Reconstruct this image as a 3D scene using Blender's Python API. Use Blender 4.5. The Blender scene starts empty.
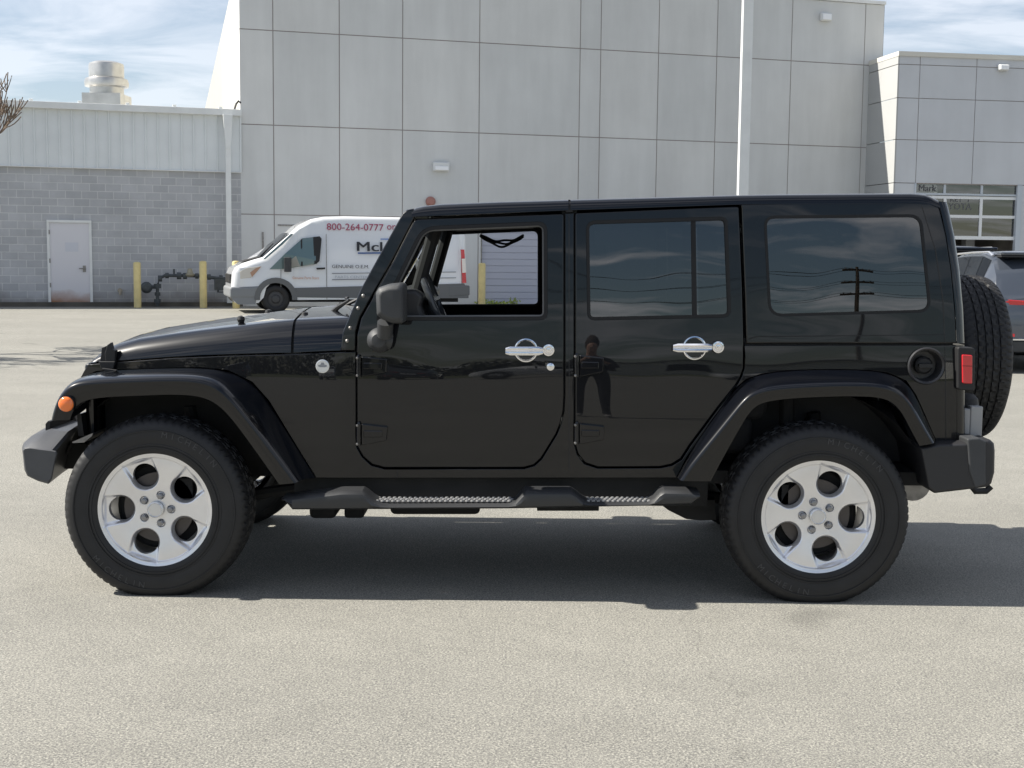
import bpy, bmesh, math, random
from mathutils import Vector, Matrix
from math import sin, cos, tan, pi, radians, atan, atan2, sqrt, exp
random.seed(7)
S = bpy.context.scene
COL = S.collection

# ------------------------------------------------------------------ camera
FPX, CAMD, CAMH = 1310.0, 5.726, 1.53
PITCH, ROLL = atan(128.7 / FPX), 0.0105
Fv = Vector((0, cos(PITCH), -sin(PITCH)))
R0 = Vector((1, 0, 0)); U0 = R0.cross(Fv)
Rv = R0 * cos(ROLL) + U0 * sin(ROLL)
Uv = U0 * cos(ROLL) - R0 * sin(ROLL)
CAM = Vector((0, -CAMD, CAMH))
cd = bpy.data.cameras.new('camera'); cam = bpy.data.objects.new('camera', cd); COL.objects.link(cam)
cd.sensor_width = 36; cd.lens = FPX / 1024 * 36; cd.clip_start = 0.05; cd.clip_end = 2000
M = Matrix((Rv, Uv, -Fv)).transposed().to_4x4(); M.translation = CAM
cam.matrix_world = M
S.camera = cam

# ------------------------------------------------------------------ light
SUNV = Vector((-0.93, 0.02, 1.0)).normalized()
EL, AZ = math.asin(SUNV.z), atan2(SUNV.x, SUNV.y)
w = bpy.data.worlds.new('World'); S.world = w; w.use_nodes = True
nt = w.node_tree; nt.nodes.clear()
def N(nt, t, **k):
    n = nt.nodes.new(t)
    for a, b in k.items(): setattr(n, a, b)
    return n
sky = N(nt, 'ShaderNodeTexSky', sky_type='NISHITA', sun_disc=False, sun_elevation=EL, sun_rotation=AZ)
sky.air_density = 1.0; sky.dust_density = 0.5; sky.ozone_density = 2.0
tc = N(nt, 'ShaderNodeTexCoord'); sx = N(nt, 'ShaderNodeSeparateXYZ'); nt.links.new(tc.outputs['Generated'], sx.inputs[0])
za = N(nt, 'ShaderNodeMath', operation='ADD'); nt.links.new(sx.outputs['Z'], za.inputs[0]); za.inputs[1].default_value = 0.12
zm = N(nt, 'ShaderNodeMath', operation='MAXIMUM'); nt.links.new(za.outputs[0], zm.inputs[0]); zm.inputs[1].default_value = 0.05
dx = N(nt, 'ShaderNodeMath', operation='DIVIDE'); nt.links.new(sx.outputs['X'], dx.inputs[0]); nt.links.new(zm.outputs[0], dx.inputs[1])
dy = N(nt, 'ShaderNodeMath', operation='DIVIDE'); nt.links.new(sx.outputs['Y'], dy.inputs[0]); nt.links.new(zm.outputs[0], dy.inputs[1])
cx = N(nt, 'ShaderNodeCombineXYZ'); nt.links.new(dx.outputs[0], cx.inputs[0]); nt.links.new(dy.outputs[0], cx.inputs[1])
mp = N(nt, 'ShaderNodeMapping'); nt.links.new(cx.outputs[0], mp.inputs[0]); mp.inputs['Scale'].default_value = (0.55, 1.0, 1); mp.inputs['Location'].default_value = (3.1, 1.7, 0)
no = N(nt, 'ShaderNodeTexNoise'); nt.links.new(mp.outputs[0], no.inputs['Vector'])
no.inputs['Scale'].default_value = 2.3; no.inputs['Detail'].default_value = 9; no.inputs['Roughness'].default_value = 0.58; no.inputs['Distortion'].default_value = 0.5
cr = N(nt, 'ShaderNodeMapRange'); yb = N(nt, 'ShaderNodeMath', operation='MULTIPLY_ADD'); nt.links.new(sx.outputs['Y'], yb.inputs[0]); yb.inputs[1].default_value = 0.05; nt.links.new(no.outputs[0], yb.inputs[2])
nt.links.new(yb.outputs[0], cr.inputs[0])
cr.inputs[1].default_value = 0.43; cr.inputs[2].default_value = 0.62; cr.inputs[3].default_value = 0.0; cr.inputs[4].default_value = 0.9
hy = N(nt, 'ShaderNodeMath', operation='MULTIPLY', use_clamp=True); nt.links.new(sx.outputs['Y'], hy.inputs[0]); hy.inputs[1].default_value = 0.65
hz_ = N(nt, 'ShaderNodeMix', data_type='FLOAT'); nt.links.new(hy.outputs[0], hz_.inputs[0]); nt.links.new(cr.outputs[0], hz_.inputs[2]); hz_.inputs[3].default_value = 0.30
mx = N(nt, 'ShaderNodeMix', data_type='RGBA'); nt.links.new(hz_.outputs[0], mx.inputs[0])
nt.links.new(sky.outputs[0], mx.inputs[6]); mx.inputs[7].default_value = (11, 11.2, 11.8, 1)
bgn = N(nt, 'ShaderNodeBackground'); nt.links.new(mx.outputs[2], bgn.inputs[0]); bgn.inputs[1].default_value = 0.058
wo = N(nt, 'ShaderNodeOutputWorld'); nt.links.new(bgn.outputs[0], wo.inputs[0])
sl = bpy.data.lights.new('sun', 'SUN'); sl.energy = 5.0; sl.angle = radians(0.5); sl.color = (1, 0.95, 0.86)
sun = bpy.data.objects.new('sun', sl); COL.objects.link(sun)
sun.rotation_euler = SUNV.to_track_quat('Z', 'Y').to_euler()
vs = S.view_settings; vs.view_transform = 'Standard'; vs.look = 'None'; vs.gamma = 1; vs.use_curve_mapping = False
vs.exposure = 0.92
S.render.resolution_x, S.render.resolution_y = 1024, 768
S.cycles.max_bounces = 10; S.cycles.transparent_max_bounces = 16

# ------------------------------------------------------------------ pixel <-> world, to take measurements from the photograph
def ray(px, py): return Fv + Rv * ((px - 512) / FPX) + Uv * ((384 - py) / FPX)
def at(px, py, Y):
    d = ray(px, py); return CAM + d * ((Y - CAM.y) / d.y)
def ongr(px, py, z=0):
    d = ray(px, py); return CAM + d * ((z - CAM.z) / d.z)
def on(px, py, f):
    Y = 0.15
    for _ in range(8):
        p = at(px, py, Y); Y = f(p.x, p.z)
    return at(px, py, Y)

# ------------------------------------------------------------------ materials
MATS = {}
def mat(name, col, rough=0.5, metal=0.0, coat=0.0, spec=0.5, emit=None, noise=None, bump=None, alpha=None):
    if name in MATS: return MATS[name]
    m = bpy.data.materials.new(name); m.use_nodes = True; t = m.node_tree; b = t.nodes['Principled BSDF']
    b.inputs['Base Color'].default_value = (*col, 1); b.inputs['Roughness'].default_value = rough
    b.inputs['Metallic'].default_value = metal; b.inputs['Coat Weight'].default_value = coat
    b.inputs['Coat Roughness'].default_value = 0.02; b.inputs['Coat IOR'].default_value = 1.44 if max(col) < .05 else 1.5; b.inputs['Specular IOR Level'].default_value = spec
    tcn = None
    if noise or bump: tcn = N(t, 'ShaderNodeTexCoord')
    if noise:
        sc, amt = noise
        n = N(t, 'ShaderNodeTexNoise'); t.links.new(tcn.outputs['Object'], n.inputs['Vector']); n.inputs['Scale'].default_value = sc
        n.inputs['Detail'].default_value = 6
        r = N(t, 'ShaderNodeMapRange'); t.links.new(n.outputs[0], r.inputs[0]); r.inputs[1].default_value = .3; r.inputs[2].default_value = .7
        r.inputs[3].default_value = 1 - amt; r.inputs[4].default_value = 1 + amt
        v = N(t, 'ShaderNodeVectorMath', operation='SCALE'); v.inputs[0].default_value = col; t.links.new(r.outputs[0], v.inputs['Scale'])
        t.links.new(v.outputs[0], b.inputs['Base Color'])
    if bump:
        sc, st = bump
        n = N(t, 'ShaderNodeTexNoise'); t.links.new(tcn.outputs['Object'], n.inputs['Vector']); n.inputs['Scale'].default_value = sc; n.inputs['Detail'].default_value = 4
        bp = N(t, 'ShaderNodeBump'); bp.inputs['Strength'].default_value = st; bp.inputs['Distance'].default_value = 0.002
        t.links.new(n.outputs[0], bp.inputs['Height']); t.links.new(bp.outputs[0], b.inputs['Normal'])
    if emit: b.inputs['Emission Color'].default_value = (*emit[:3], 1); b.inputs['Emission Strength'].default_value = emit[3]
    MATS[name] = m; return m

def paint(name, col, wave=0.0):
    """car paint: thin dust on a clear coat; a very slow waviness of the pressed steel"""
    if name in MATS: return MATS[name]
    m = mat(name, col, 0.3, 0.0, 1.0, 0.12 if max(col) < .05 else .5); t = m.node_tree; b = t.nodes['Principled BSDF']
    tcn = N(t, 'ShaderNodeTexCoord')
    n = N(t, 'ShaderNodeTexNoise'); t.links.new(tcn.outputs['Object'], n.inputs['Vector']); n.inputs['Scale'].default_value = 3; n.inputs['Detail'].default_value = 8
    r = N(t, 'ShaderNodeMapRange'); t.links.new(n.outputs[0], r.inputs[0]); r.inputs[1].default_value = .35; r.inputs[2].default_value = .75; r.inputs[3].default_value = .0; r.inputs[4].default_value = .03
    t.links.new(r.outputs[0], b.inputs['Coat Roughness'])
    if wave:
        mpn = N(t, 'ShaderNodeMapping'); t.links.new(tcn.outputs['Object'], mpn.inputs[0]); mpn.inputs['Scale'].default_value = (1.0, 1, 2.4)
        n2 = N(t, 'ShaderNodeTexNoise'); t.links.new(mpn.outputs[0], n2.inputs['Vector']); n2.inputs['Scale'].default_value = 1.3; n2.inputs['Detail'].default_value = 1
        bp = N(t, 'ShaderNodeBump'); bp.inputs['Strength'].default_value = 1; bp.inputs['Distance'].default_value = wave
        t.links.new(n2.outputs[0], bp.inputs['Height']); t.links.new(bp.outputs[0], b.inputs['Coat Normal']); t.links.new(bp.outputs[0], b.inputs['Normal'])
    return m

def glass(name, tint, ior=1.5, wave=0.0):
    if name in MATS: return MATS[name]
    m = bpy.data.materials.new(name); m.use_nodes = True; t = m.node_tree; t.nodes.clear()
    o = N(t, 'ShaderNodeOutputMaterial'); mixs = N(t, 'ShaderNodeMixShader'); tr = N(t, 'ShaderNodeBsdfTransparent'); gl = N(t, 'ShaderNodeBsdfGlossy')
    fr = N(t, 'ShaderNodeFresnel'); fr.inputs[0].default_value = ior
    tr.inputs[0].default_value = (*tint, 1); gl.inputs['Roughness'].default_value = 0.0; gl.inputs['Color'].default_value = (1, 1, 1, 1)
    if wave:
        tcn = N(t, 'ShaderNodeTexCoord'); n2 = N(t, 'ShaderNodeTexNoise'); t.links.new(tcn.outputs['Object'], n2.inputs['Vector']); n2.inputs['Scale'].default_value = 2.2; n2.inputs['Detail'].default_value = 1
        bp = N(t, 'ShaderNodeBump'); bp.inputs['Strength'].default_value = 1; bp.inputs['Distance'].default_value = wave
        t.links.new(n2.outputs[0], bp.inputs['Height']); t.links.new(bp.outputs[0], gl.inputs['Normal'])
    t.links.new(fr.outputs[0], mixs.inputs[0]); t.links.new(tr.outputs[0], mixs.inputs[1]); t.links.new(gl.outputs[0], mixs.inputs[2]); t.links.new(mixs.outputs[0], o.inputs[0])
    MATS[name] = m; return m

BLK = paint('black_paint', (0.002, 0.0024, 0.004), wave=0.004)
PLA = mat('grey_plastic', (0.035, 0.037, 0.04), 0.55, bump=(600, .3), noise=(5, .25))
PLD = mat('dark_plastic', (0.012, 0.012, 0.013), 0.6)
RUB = mat("tyre_rubber", (0.010, 0.010, 0.011), 0.6, noise=(9, .3), bump=(300, .2))
SEAL = mat('seal_rubber', (0.008, 0.008, 0.009), 0.45, spec=.3)
ALU = mat('silver_alloy', (0.78, 0.78, 0.80), 0.30, 0.8, noise=(7, .06))
ALD = mat('machined_alloy', (0.68, 0.66, 0.62), 0.3, 0.8)
STEEL = mat('dull_steel', (0.25, 0.24, 0.23), 0.45, 0.7, noise=(20, .3))
CHR = mat('chrome', (0.82, 0.82, 0.84), 0.1, 1.0)
UND = mat('underbody_black', (0.012, 0.012, 0.012), 0.8, noise=(8, .4))
GTINT = glass('tinted_glass', (0.055, 0.06, 0.065), 1.95, wave=0.002)
GCLR = glass('clear_glass', (0.82, 0.88, 0.86), 1.5)
GVAN = glass('van_glass', (0.35, 0.42, 0.42), 1.6)
REDL = mat('red_lens', (0.55, 0.012, 0.02), 0.12, coat=1)
ORGL = mat('orange_lens', (0.8, 0.17, 0.02), 0.15, coat=1)
FAB = mat('seat_cloth', (0.03, 0.03, 0.032), 0.9)
WHT = paint('white_paint', (0.72, 0.73, 0.74))
GREY = paint('grey_metal_paint', (0.045, 0.053, 0.068))
DKB = paint('dark_blue_paint', (0.012, 0.017, 0.03))

# ------------------------------------------------------------------ object helpers
def tag(o, label=None, cat=None, group=None, kind=None):
    if label: o['label'] = label
    if cat: o['category'] = cat
    if group: o['group'] = group
    if kind: o['kind'] = kind
    return o
ORG = {}
def empty(name, loc=(0, 0, 0), parent=None):
    o = bpy.data.objects.new(name, None); COL.objects.link(o); o.empty_display_size = 0.2
    p = Vector(ORG.get(parent.name, (0, 0, 0))) if parent else Vector((0, 0, 0))
    o.location = Vector(loc) - p; o.parent = parent; ORG[o.name] = Vector(loc); return o
def obj(name, bm, m, parent=None, smooth=35, origin=None, bev=None, recalc=True):
    """bm is in world coordinates; the object gets its parent's origin (or the given one)"""
    org = Vector(origin) if origin is not None else (ORG[parent.name].copy() if parent else Vector((0, 0, 0)))
    if recalc: bmesh.ops.recalc_face_normals(bm, faces=bm.faces[:])
    bmesh.ops.translate(bm, vec=-org, verts=bm.verts[:])
    me = bpy.data.meshes.new(name); bm.to_mesh(me); bm.free()
    for mm in (m if isinstance(m, (list, tuple)) else [m]): me.materials.append(mm)
    if smooth:
        me.polygons.foreach_set('use_smooth', [True] * len(me.polygons)); me.set_sharp_from_angle(angle=radians(smooth))
    o = bpy.data.objects.new(name, me); COL.objects.link(o)
    o.parent = parent
    o.location = org - (ORG[parent.name] if parent else Vector((0, 0, 0)))
    ORG[o.name] = org
    if bev:
        b = o.modifiers.new('bevel', 'BEVEL'); b.width = bev; b.segments = 3; b.limit_method = 'ANGLE'; b.angle_limit = radians(40)
        b.harden_normals = False
    return o
def BM(): return bmesh.new()
def box(bm, a, b, mtx=None):
    x0, y0, z0 = a; x1, y1, z1 = b
    v = [bm.verts.new(p) for p in ((x0,y0,z0),(x1,y0,z0),(x1,y1,z0),(x0,y1,z0),(x0,y0,z1),(x1,y0,z1),(x1,y1,z1),(x0,y1,z1))]
    if mtx:
        for q in v: q.co = mtx @ q.co
    for f in ((0,3,2,1),(4,5,6,7),(0,1,5,4),(1,2,6,5),(2,3,7,6),(3,0,4,7)): bm.faces.new([v[i] for i in f])
    return v
def frame_for(d):
    d = d.normalized(); a = Vector((0, 0, 1)) if abs(d.z) < .9 else Vector((1, 0, 0))
    u = d.cross(a).normalized(); return u, d.cross(u).normalized()
def tube(bm, pts, r, n=10, caps=True, closed=False):
    pts = [Vector(p) for p in pts]; rings = []; L = len(pts)
    for i, p in enumerate(pts):
        rr = r[i] if isinstance(r, (list, tuple)) else r
        if closed: d = pts[(i + 1) % L] - pts[i - 1]
        else: d = pts[min(i + 1, L - 1)] - pts[max(i - 1, 0)]
        u, v = frame_for(d)
        rings.append([bm.verts.new(p + u * rr * cos(2*pi*k/n) + v * rr * sin(2*pi*k/n)) for k in range(n)])
    prs = list(zip(rings, rings[1:])) + ([(rings[-1], rings[0])] if closed else [])
    for a, b in prs:
        for k in range(n): bm.faces.new((a[k], a[(k+1) % n], b[(k+1) % n], b[k]))
    if caps and not closed: bm.faces.new(rings[0][::-1]); bm.faces.new(rings[-1])
def lathe(bm, prof, c, axis, n=48, cap=False, closed=False):
    """prof: (radius, distance along axis)"""
    axis = Vector(axis).normalized(); u, v = frame_for(axis); c = Vector(c); rings = []
    for (r, h) in prof:
        if r < 1e-6: rings.append([bm.verts.new(c + axis * h)])
        else: rings.append([bm.verts.new(c + axis * h + u * r * cos(2*pi*k/n) + v * r * sin(2*pi*k/n)) for k in range(n)])
    prs = list(zip(rings, rings[1:])) + ([(rings[-1], rings[0])] if closed else [])
    for a, b in prs:
        for k in range(n):
            k2 = (k + 1) % n
            if len(a) == 1 and len(b) == 1: continue
            if len(a) == 1: bm.faces.new((a[0], b[k2], b[k]))
            elif len(b) == 1: bm.faces.new((a[k], a[k2], b[0]))
            else: bm.faces.new((a[k], a[k2], b[k2], b[k]))
    return rings
def loft(bm, rows, closed_u=False, caps=False):
    g = [[bm.verts.new(p) for p in r] for r in rows]
    for a, b in zip(g, g[1:]):
        m = len(a)
        for k in range(m if closed_u else m - 1): bm.faces.new((a[k], a[(k+1) % m], b[(k+1) % m], b[k]))
    if caps: bm.faces.new(g[0][::-1]); bm.faces.new(g[-1])
    return g
def prism(bm, pts, off):
    """closed polygon of points swept by a vector"""
    a = [bm.verts.new(p) for p in pts]; b = [bm.verts.new(Vector(p) + Vector(off)) for p in pts]
    n = len(a); bm.faces.new(a); bm.faces.new(b[::-1])
    for k in range(n): bm.faces.new((a[k], b[k], b[(k+1) % n], a[(k+1) % n]))
def rounded(pts, r, n=5):
    """round the corners of a closed polygon; r a number or list"""
    out = []; L = len(pts)
    for i, p in enumerate(pts):
        rr = r[i] if isinstance(r, (list, tuple)) else r
        if rr <= 0: out.append(p); continue
        a = Vector(pts[i-1]); b = Vector(pts[(i+1) % L]); p = Vector(p)
        ra = min(rr, (a-p).length * .49); rb = min(rr, (b-p).length * .49)
        s = p + (a-p).normalized() * ra; e = p + (b-p).normalized() * rb
        for k in range(n + 1):
            t = k / n; out.append(tuple(s*(1-t)**2 + p*2*t*(1-t) + e*t*t))
    return out
def offset(pts, d):
    """offset a closed polygon outward by d"""
    L = len(pts); area = sum(pts[i][0]*pts[(i+1)%L][1] - pts[(i+1)%L][0]*pts[i][1] for i in range(L)); s = 1 if area > 0 else -1
    out = []
    for i in range(L):
        a, p, b = Vector(pts[i-1]), Vector(pts[i]), Vector(pts[(i+1) % L])
        e1 = (p-a).normalized(); e2 = (b-p).normalized()
        n1 = Vector((e1.y, -e1.x)) * s; n2 = Vector((e2.y, -e2.x)) * s
        n = (n1 + n2); k = max(.4, n.length / 2); out.append(tuple(p + n.normalized() * d / k))
    return out
def interp(x, xs, ys):
    if x <= xs[0]: return ys[0]
    for i in range(1, len(xs)):
        if x <= xs[i]:
            t = (x - xs[i-1]) / (xs[i] - xs[i-1]); return ys[i-1] + (ys[i] - ys[i-1]) * t
    return ys[-1]
def text_bm(body, size, bold=0.0, extrude=0.001, align='LEFT'):
    c = bpy.data.curves.new('lettering', 'FONT'); c.body = body; c.size = size; c.extrude = extrude; c.offset = bold; c.align_x = align; c.resolution_u = 3
    o = bpy.data.objects.new('lettering', c); COL.objects.link(o)
    dg = bpy.context.evaluated_depsgraph_get(); me = bpy.data.meshes.new_from_object(o.evaluated_get(dg))
    bm = BM(); bm.from_mesh(me); bpy.data.objects.remove(o); bpy.data.curves.remove(c); bpy.data.meshes.remove(me)
    return bm
def join(bm, other, mtx=None):
    me = bpy.data.meshes.new('tmp'); other.to_mesh(me); other.free()
    if mtx: me.transform(mtx)
    bm.from_mesh(me); bpy.data.meshes.remove(me)
def copy_tree(o, parent=None):
    c = o.copy(); COL.objects.link(c)
    if parent: c.parent = parent
    for ch in o.children: copy_tree(ch, c)
    return c

# ================================================================== GROUND
def ground_material():
    m = mat('worn_asphalt', (0.2, 0.2, 0.19), 0.85); t = m.node_tree; b = t.nodes['Principled BSDF']; L = t.links.new
    tcn = N(t, 'ShaderNodeTexCoord')
    def noise(sc, det, rough=.5, mapsc=None):
        n = N(t, 'ShaderNodeTexNoise'); n.inputs['Scale'].default_value = sc; n.inputs['Detail'].default_value = det; n.inputs['Roughness'].default_value = rough
        if mapsc:
            q = N(t, 'ShaderNodeMapping'); L(tcn.outputs['Object'], q.inputs[0]); q.inputs['Scale'].default_value = mapsc; L(q.outputs[0], n.inputs['Vector'])
        else: L(tcn.outputs['Object'], n.inputs['Vector'])
        return n
    fine = noise(125, 4, .8)
    r1 = N(t, 'ShaderNodeValToRGB'); L(fine.outputs[0], r1.inputs[0])
    e = r1.color_ramp.elements; e[0].position = .33; e[0].color = (0.060, 0.060, 0.058, 1); e[1].position = .62; e[1].color = (0.330, 0.323, 0.290, 1)
    x = e.new(.5); x.color = (0.198, 0.194, 0.176, 1)
    vor = N(t, 'ShaderNodeTexVoronoi'); vor.inputs['Scale'].default_value = 210; L(tcn.outputs['Object'], vor.inputs['Vector'])
    r2 = N(t, 'ShaderNodeValToRGB'); L(vor.outputs['Color'], r2.inputs[0]); e = r2.color_ramp.elements
    e[0].position = 0.1; e[0].color = (.66, .66, .67, 1); e[1].position = .9; e[1].color = (1.36, 1.34, 1.28, 1)
    mu = N(t, 'ShaderNodeMix', data_type='RGBA', blend_type='MULTIPLY'); mu.inputs[0].default_value = 1; L(r1.outputs[0], mu.inputs[6]); L(r2.outputs[0], mu.inputs[7])
    big = noise(.35, 6, .6, (1, 2.2, 1)); r3 = N(t, 'ShaderNodeMapRange'); L(big.outputs[0], r3.inputs[0]); r3.inputs[1].default_value = .3; r3.inputs[2].default_value = .7; r3.inputs[3].default_value = .9; r3.inputs[4].default_value = 1.1
    mid = noise(4, 5, .6); r4 = N(t, 'ShaderNodeMapRange'); L(mid.outputs[0], r4.inputs[0]); r4.inputs[1].default_value = .3; r4.inputs[2].default_value = .7; r4.inputs[3].default_value = .95; r4.inputs[4].default_value = 1.06
    mm = N(t, 'ShaderNodeMath', operation='MULTIPLY'); L(r3.outputs[0], mm.inputs[0]); L(r4.outputs[0], mm.inputs[1])
    sc = N(t, 'ShaderNodeVectorMath', operation='SCALE'); L(mu.outputs[2], sc.inputs[0]); L(mm.outputs[0], sc.inputs['Scale'])
    # oil spots with a shape of their own
    sp = noise(1.1, 2, .4); r5 = N(t, 'ShaderNodeMapRange'); L(sp.outputs[0], r5.inputs[0]); r5.inputs[1].default_value = .69; r5.inputs[2].default_value = .76; r5.inputs[3].default_value = 1; r5.inputs[4].default_value = .72
    sc2 = N(t, 'ShaderNodeVectorMath', operation='SCALE'); L(sc.outputs[0], sc2.inputs[0]); L(r5.outputs[0], sc2.inputs['Scale'])
    # hairline cracks
    wq = noise(1.3, 4, .6); wa = N(t, 'ShaderNodeVectorMath', operation='MULTIPLY_ADD'); L(wq.outputs['Color'], wa.inputs[0]); wa.inputs[1].default_value = (1.1, 1.1, 0); L(tcn.outputs['Object'], wa.inputs[2])
    vc_ = N(t, 'ShaderNodeTexVoronoi', feature='DISTANCE_TO_EDGE'); vc_.inputs['Scale'].default_value = .16; L(wa.outputs[0], vc_.inputs['Vector'])
    r6 = N(t, 'ShaderNodeMapRange'); L(vc_.outputs[0], r6.inputs[0]); r6.inputs[1].default_value = .0005; r6.inputs[2].default_value = .0013; r6.inputs[3].default_value = .84; r6.inputs[4].default_value = 1
    sc3 = N(t, 'ShaderNodeVectorMath', operation='SCALE'); L(sc2.outputs[0], sc3.inputs[0]); L(r6.outputs[0], sc3.inputs['Scale'])
    L(sc3.outputs[0], b.inputs['Base Color'])
    bp = N(t, 'ShaderNodeBump'); bp.inputs['Strength'].default_value = .55; bp.inputs['Distance'].default_value = .004; L(fine.outputs[0], bp.inputs['Height']); L(bp.outputs[0], b.inputs['Normal'])
    return m
bm = BM()
g = [bm.verts.new(p) for p in ((-700, -700, 0), (700, -700, 0), (700, 900, 0), (-700, 900, 0))]; bm.faces.new(g)
tag(obj('ground', bm, ground_material(), smooth=0), kind='structure')

# ================================================================== BUILDINGS
VPX = 4900.0
def wall_frame(px, depth, vpx):
    """plane through the point that stands at image column px and the given depth, running to the vanishing column vpx"""
    th = atan(FPX / (vpx - 512))
    x = (px - 512) / FPX * depth; y = depth - CAMD
    return Vector((x, y, 0)), Vector((cos(th), sin(th), 0)), Vector((sin(th), -cos(th), 0)), th
W0, WU, WN, WTH = wall_frame(68, 36.2, VPX)       # WN points to the viewer
def onwall(px, py, off=0.0, o=None, n=None):
    o = W0 if o is None else o; n = WN if n is None else n
    d = ray(px, py); t = ((o + n * off) - CAM).dot(n) / d.dot(n); return CAM + d * t
def sz(px, py, off=0.0):
    p = onwall(px, py, off); return (p - W0).dot(WU), p.z
def wp(s, z, off=0.0): return W0 + WU * s + WN * off + Vector((0, 0, z))
def wbox(bm, s0, s1, z0, z1, o0, o1, F=wp):
    v = [bm.verts.new(F(s, z, o)) for (s, z, o) in ((s0,z0,o0),(s1,z0,o0),(s1,z0,o1),(s0,z0,o1),(s0,z1,o0),(s1,z1,o0),(s1,z1,o1),(s0,z1,o1))]
    for f in ((0,3,2,1),(4,5,6,7),(0,1,5,4),(1,2,6,5),(2,3,7,6),(3,0,4,7)): bm.faces.new([v[i] for i in f])
def box_uv(me_obj, u, scale=1.0):
    me = me_obj.data; uv = me.uv_layers.new(name='metres')
    for l in me.loops:
        p = me.vertices[l.vertex_index].co; uv.data[l.index].uv = (p.dot(u) * scale, p.z * scale)

def block_material():
    m = mat('grey_block', (0.36, 0.36, 0.37), 0.9); t = m.node_tree; b = t.nodes['Principled BSDF']; L = t.links.new
    uv = N(t, 'ShaderNodeUVMap', uv_map='metres')
    br = N(t, 'ShaderNodeTexBrick'); L(uv.outputs[0], br.inputs['Vector']); br.offset = .5; br.inputs['Scale'].default_value = 1
    br.inputs['Brick Width'].default_value = .42; br.inputs['Row Height'].default_value = .211; br.inputs['Mortar Size'].default_value = .012; br.inputs['Mortar Smooth'].default_value = .3
    br.inputs['Color1'].default_value = (.40, .405, .42, 1); br.inputs['Color2'].default_value = (.47, .475, .49, 1); br.inputs['Mortar'].default_value = (.56, .565, .56, 1)
    br.inputs['Bias'].default_value = -.1
    n = N(t, 'ShaderNodeTexNoise'); tcn = N(t, 'ShaderNodeTexCoord'); L(tcn.outputs['Object'], n.inputs['Vector']); n.inputs['Scale'].default_value = .9; n.inputs['Detail'].default_value = 8; n.inputs['Roughness'].default_value = .65
    r = N(t, 'ShaderNodeMapRange'); L(n.outputs[0], r.inputs[0]); r.inputs[1].default_value = .3; r.inputs[2].default_value = .7; r.inputs[3].default_value = .86; r.inputs[4].default_value = 1.12
    sc = N(t, 'ShaderNodeVectorMath', operation='SCALE'); L(br.outputs[0], sc.inputs[0]); L(r.outputs[0], sc.inputs['Scale'])
    # rain-splash dirt band at the foot of the wall
    sp = N(t, 'ShaderNodeSeparateXYZ'); L(tcn.outputs['Object'], sp.inputs[0])
    n2 = N(t, 'ShaderNodeTexNoise'); L(tcn.outputs['Object'], n2.inputs['Vector']); n2.inputs['Scale'].default_value = 1.6; n2.inputs['Detail'].default_value = 6
    ad = N(t, 'ShaderNodeMath', operation='MULTIPLY_ADD'); L(n2.outputs[0], ad.inputs[0]); ad.inputs[1].default_value = -.9; L(sp.outputs['Z'], ad.inputs[2])
    r2 = N(t, 'ShaderNodeMapRange'); L(ad.outputs[0], r2.inputs[0]); r2.inputs[1].default_value = -.5; r2.inputs[2].default_value = .05; r2.inputs[3].default_value = .85; r2.inputs[4].default_value = 0
    mx = N(t, 'ShaderNodeMix', data_type='RGBA'); L(r2.outputs[0], mx.inputs[0]); L(sc.outputs[0], mx.inputs[6]); mx.inputs[7].default_value = (.16, .135, .11, 1)
    L(mx.outputs[2], b.inputs['Base Color'])
    bp = N(t, 'ShaderNodeBump'); bp.inputs['Strength'].default_value = .6; bp.inputs['Distance'].default_value = .006; L(br.outputs['Fac'], bp.inputs['Height']); bp.invert = True; L(bp.outputs[0], b.inputs['Normal'])
    return m
def concrete_material(name, col, streak=.06, blue=0):
    m = mat(name, col, 0.85); t = m.node_tree; b = t.nodes['Principled BSDF']; L = t.links.new
    tcn = N(t, 'ShaderNodeTexCoord')
    def nz(sc, ms, det, lo, hi):
        q = N(t, 'ShaderNodeMapping'); L(tcn.outputs['Object'], q.inputs[0]); q.inputs['Scale'].default_value = ms
        n = N(t, 'ShaderNodeTexNoise'); L(q.outputs[0], n.inputs['Vector']); n.inputs['Scale'].default_value = sc; n.inputs['Detail'].default_value = det; n.inputs['Roughness'].default_value = .6
        r = N(t, 'ShaderNodeMapRange'); L(n.outputs[0], r.inputs[0]); r.inputs[1].default_value = .3; r.inputs[2].default_value = .7; r.inputs[3].default_value = lo; r.inputs[4].default_value = hi
        return r
    a = nz(1.6, (1, 1, .12), 6, 1 - streak, 1 + streak); c = nz(.5, (1, 1, 1), 7, .95, 1.05)
    mm = N(t, 'ShaderNodeMath', operation='MULTIPLY'); L(a.outputs[0], mm.inputs[0]); L(c.outputs[0], mm.inputs[1])
    v = N(t, 'ShaderNodeVectorMath', operation='SCALE'); v.inputs[0].default_value = col; L(mm.outputs[0], v.inputs['Scale']); L(v.outputs[0], b.inputs['Base Color'])
    return m
CONC = concrete_material('pale_concrete', (0.605, 0.61, 0.602))
CONC2 = concrete_material('pale_wall_panel', (0.545, 0.56, 0.585), .03)
JNT = mat('joint_sealant', (0.30, 0.27, 0.26), .9)
BLOCK = block_material()
SIDING = mat('pale_metal_siding', (0.70, 0.725, 0.73), .45, noise=(1.5, .04))
TRIMW = mat('white_trim', (0.72, 0.73, 0.72), .4, noise=(3, .05))
YEL = mat('yellow_bollard_paint', (0.70, 0.58, 0.27), .6, noise=(6, .1))
PIPE = mat('gas_pipe_grey', (0.07, 0.08, 0.085), .55, .2, noise=(9, .3))
GALV = mat('galvanised_duct', (0.5, 0.49, 0.47), .35, .75, noise=(4, .12))
DOORM = None

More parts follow.
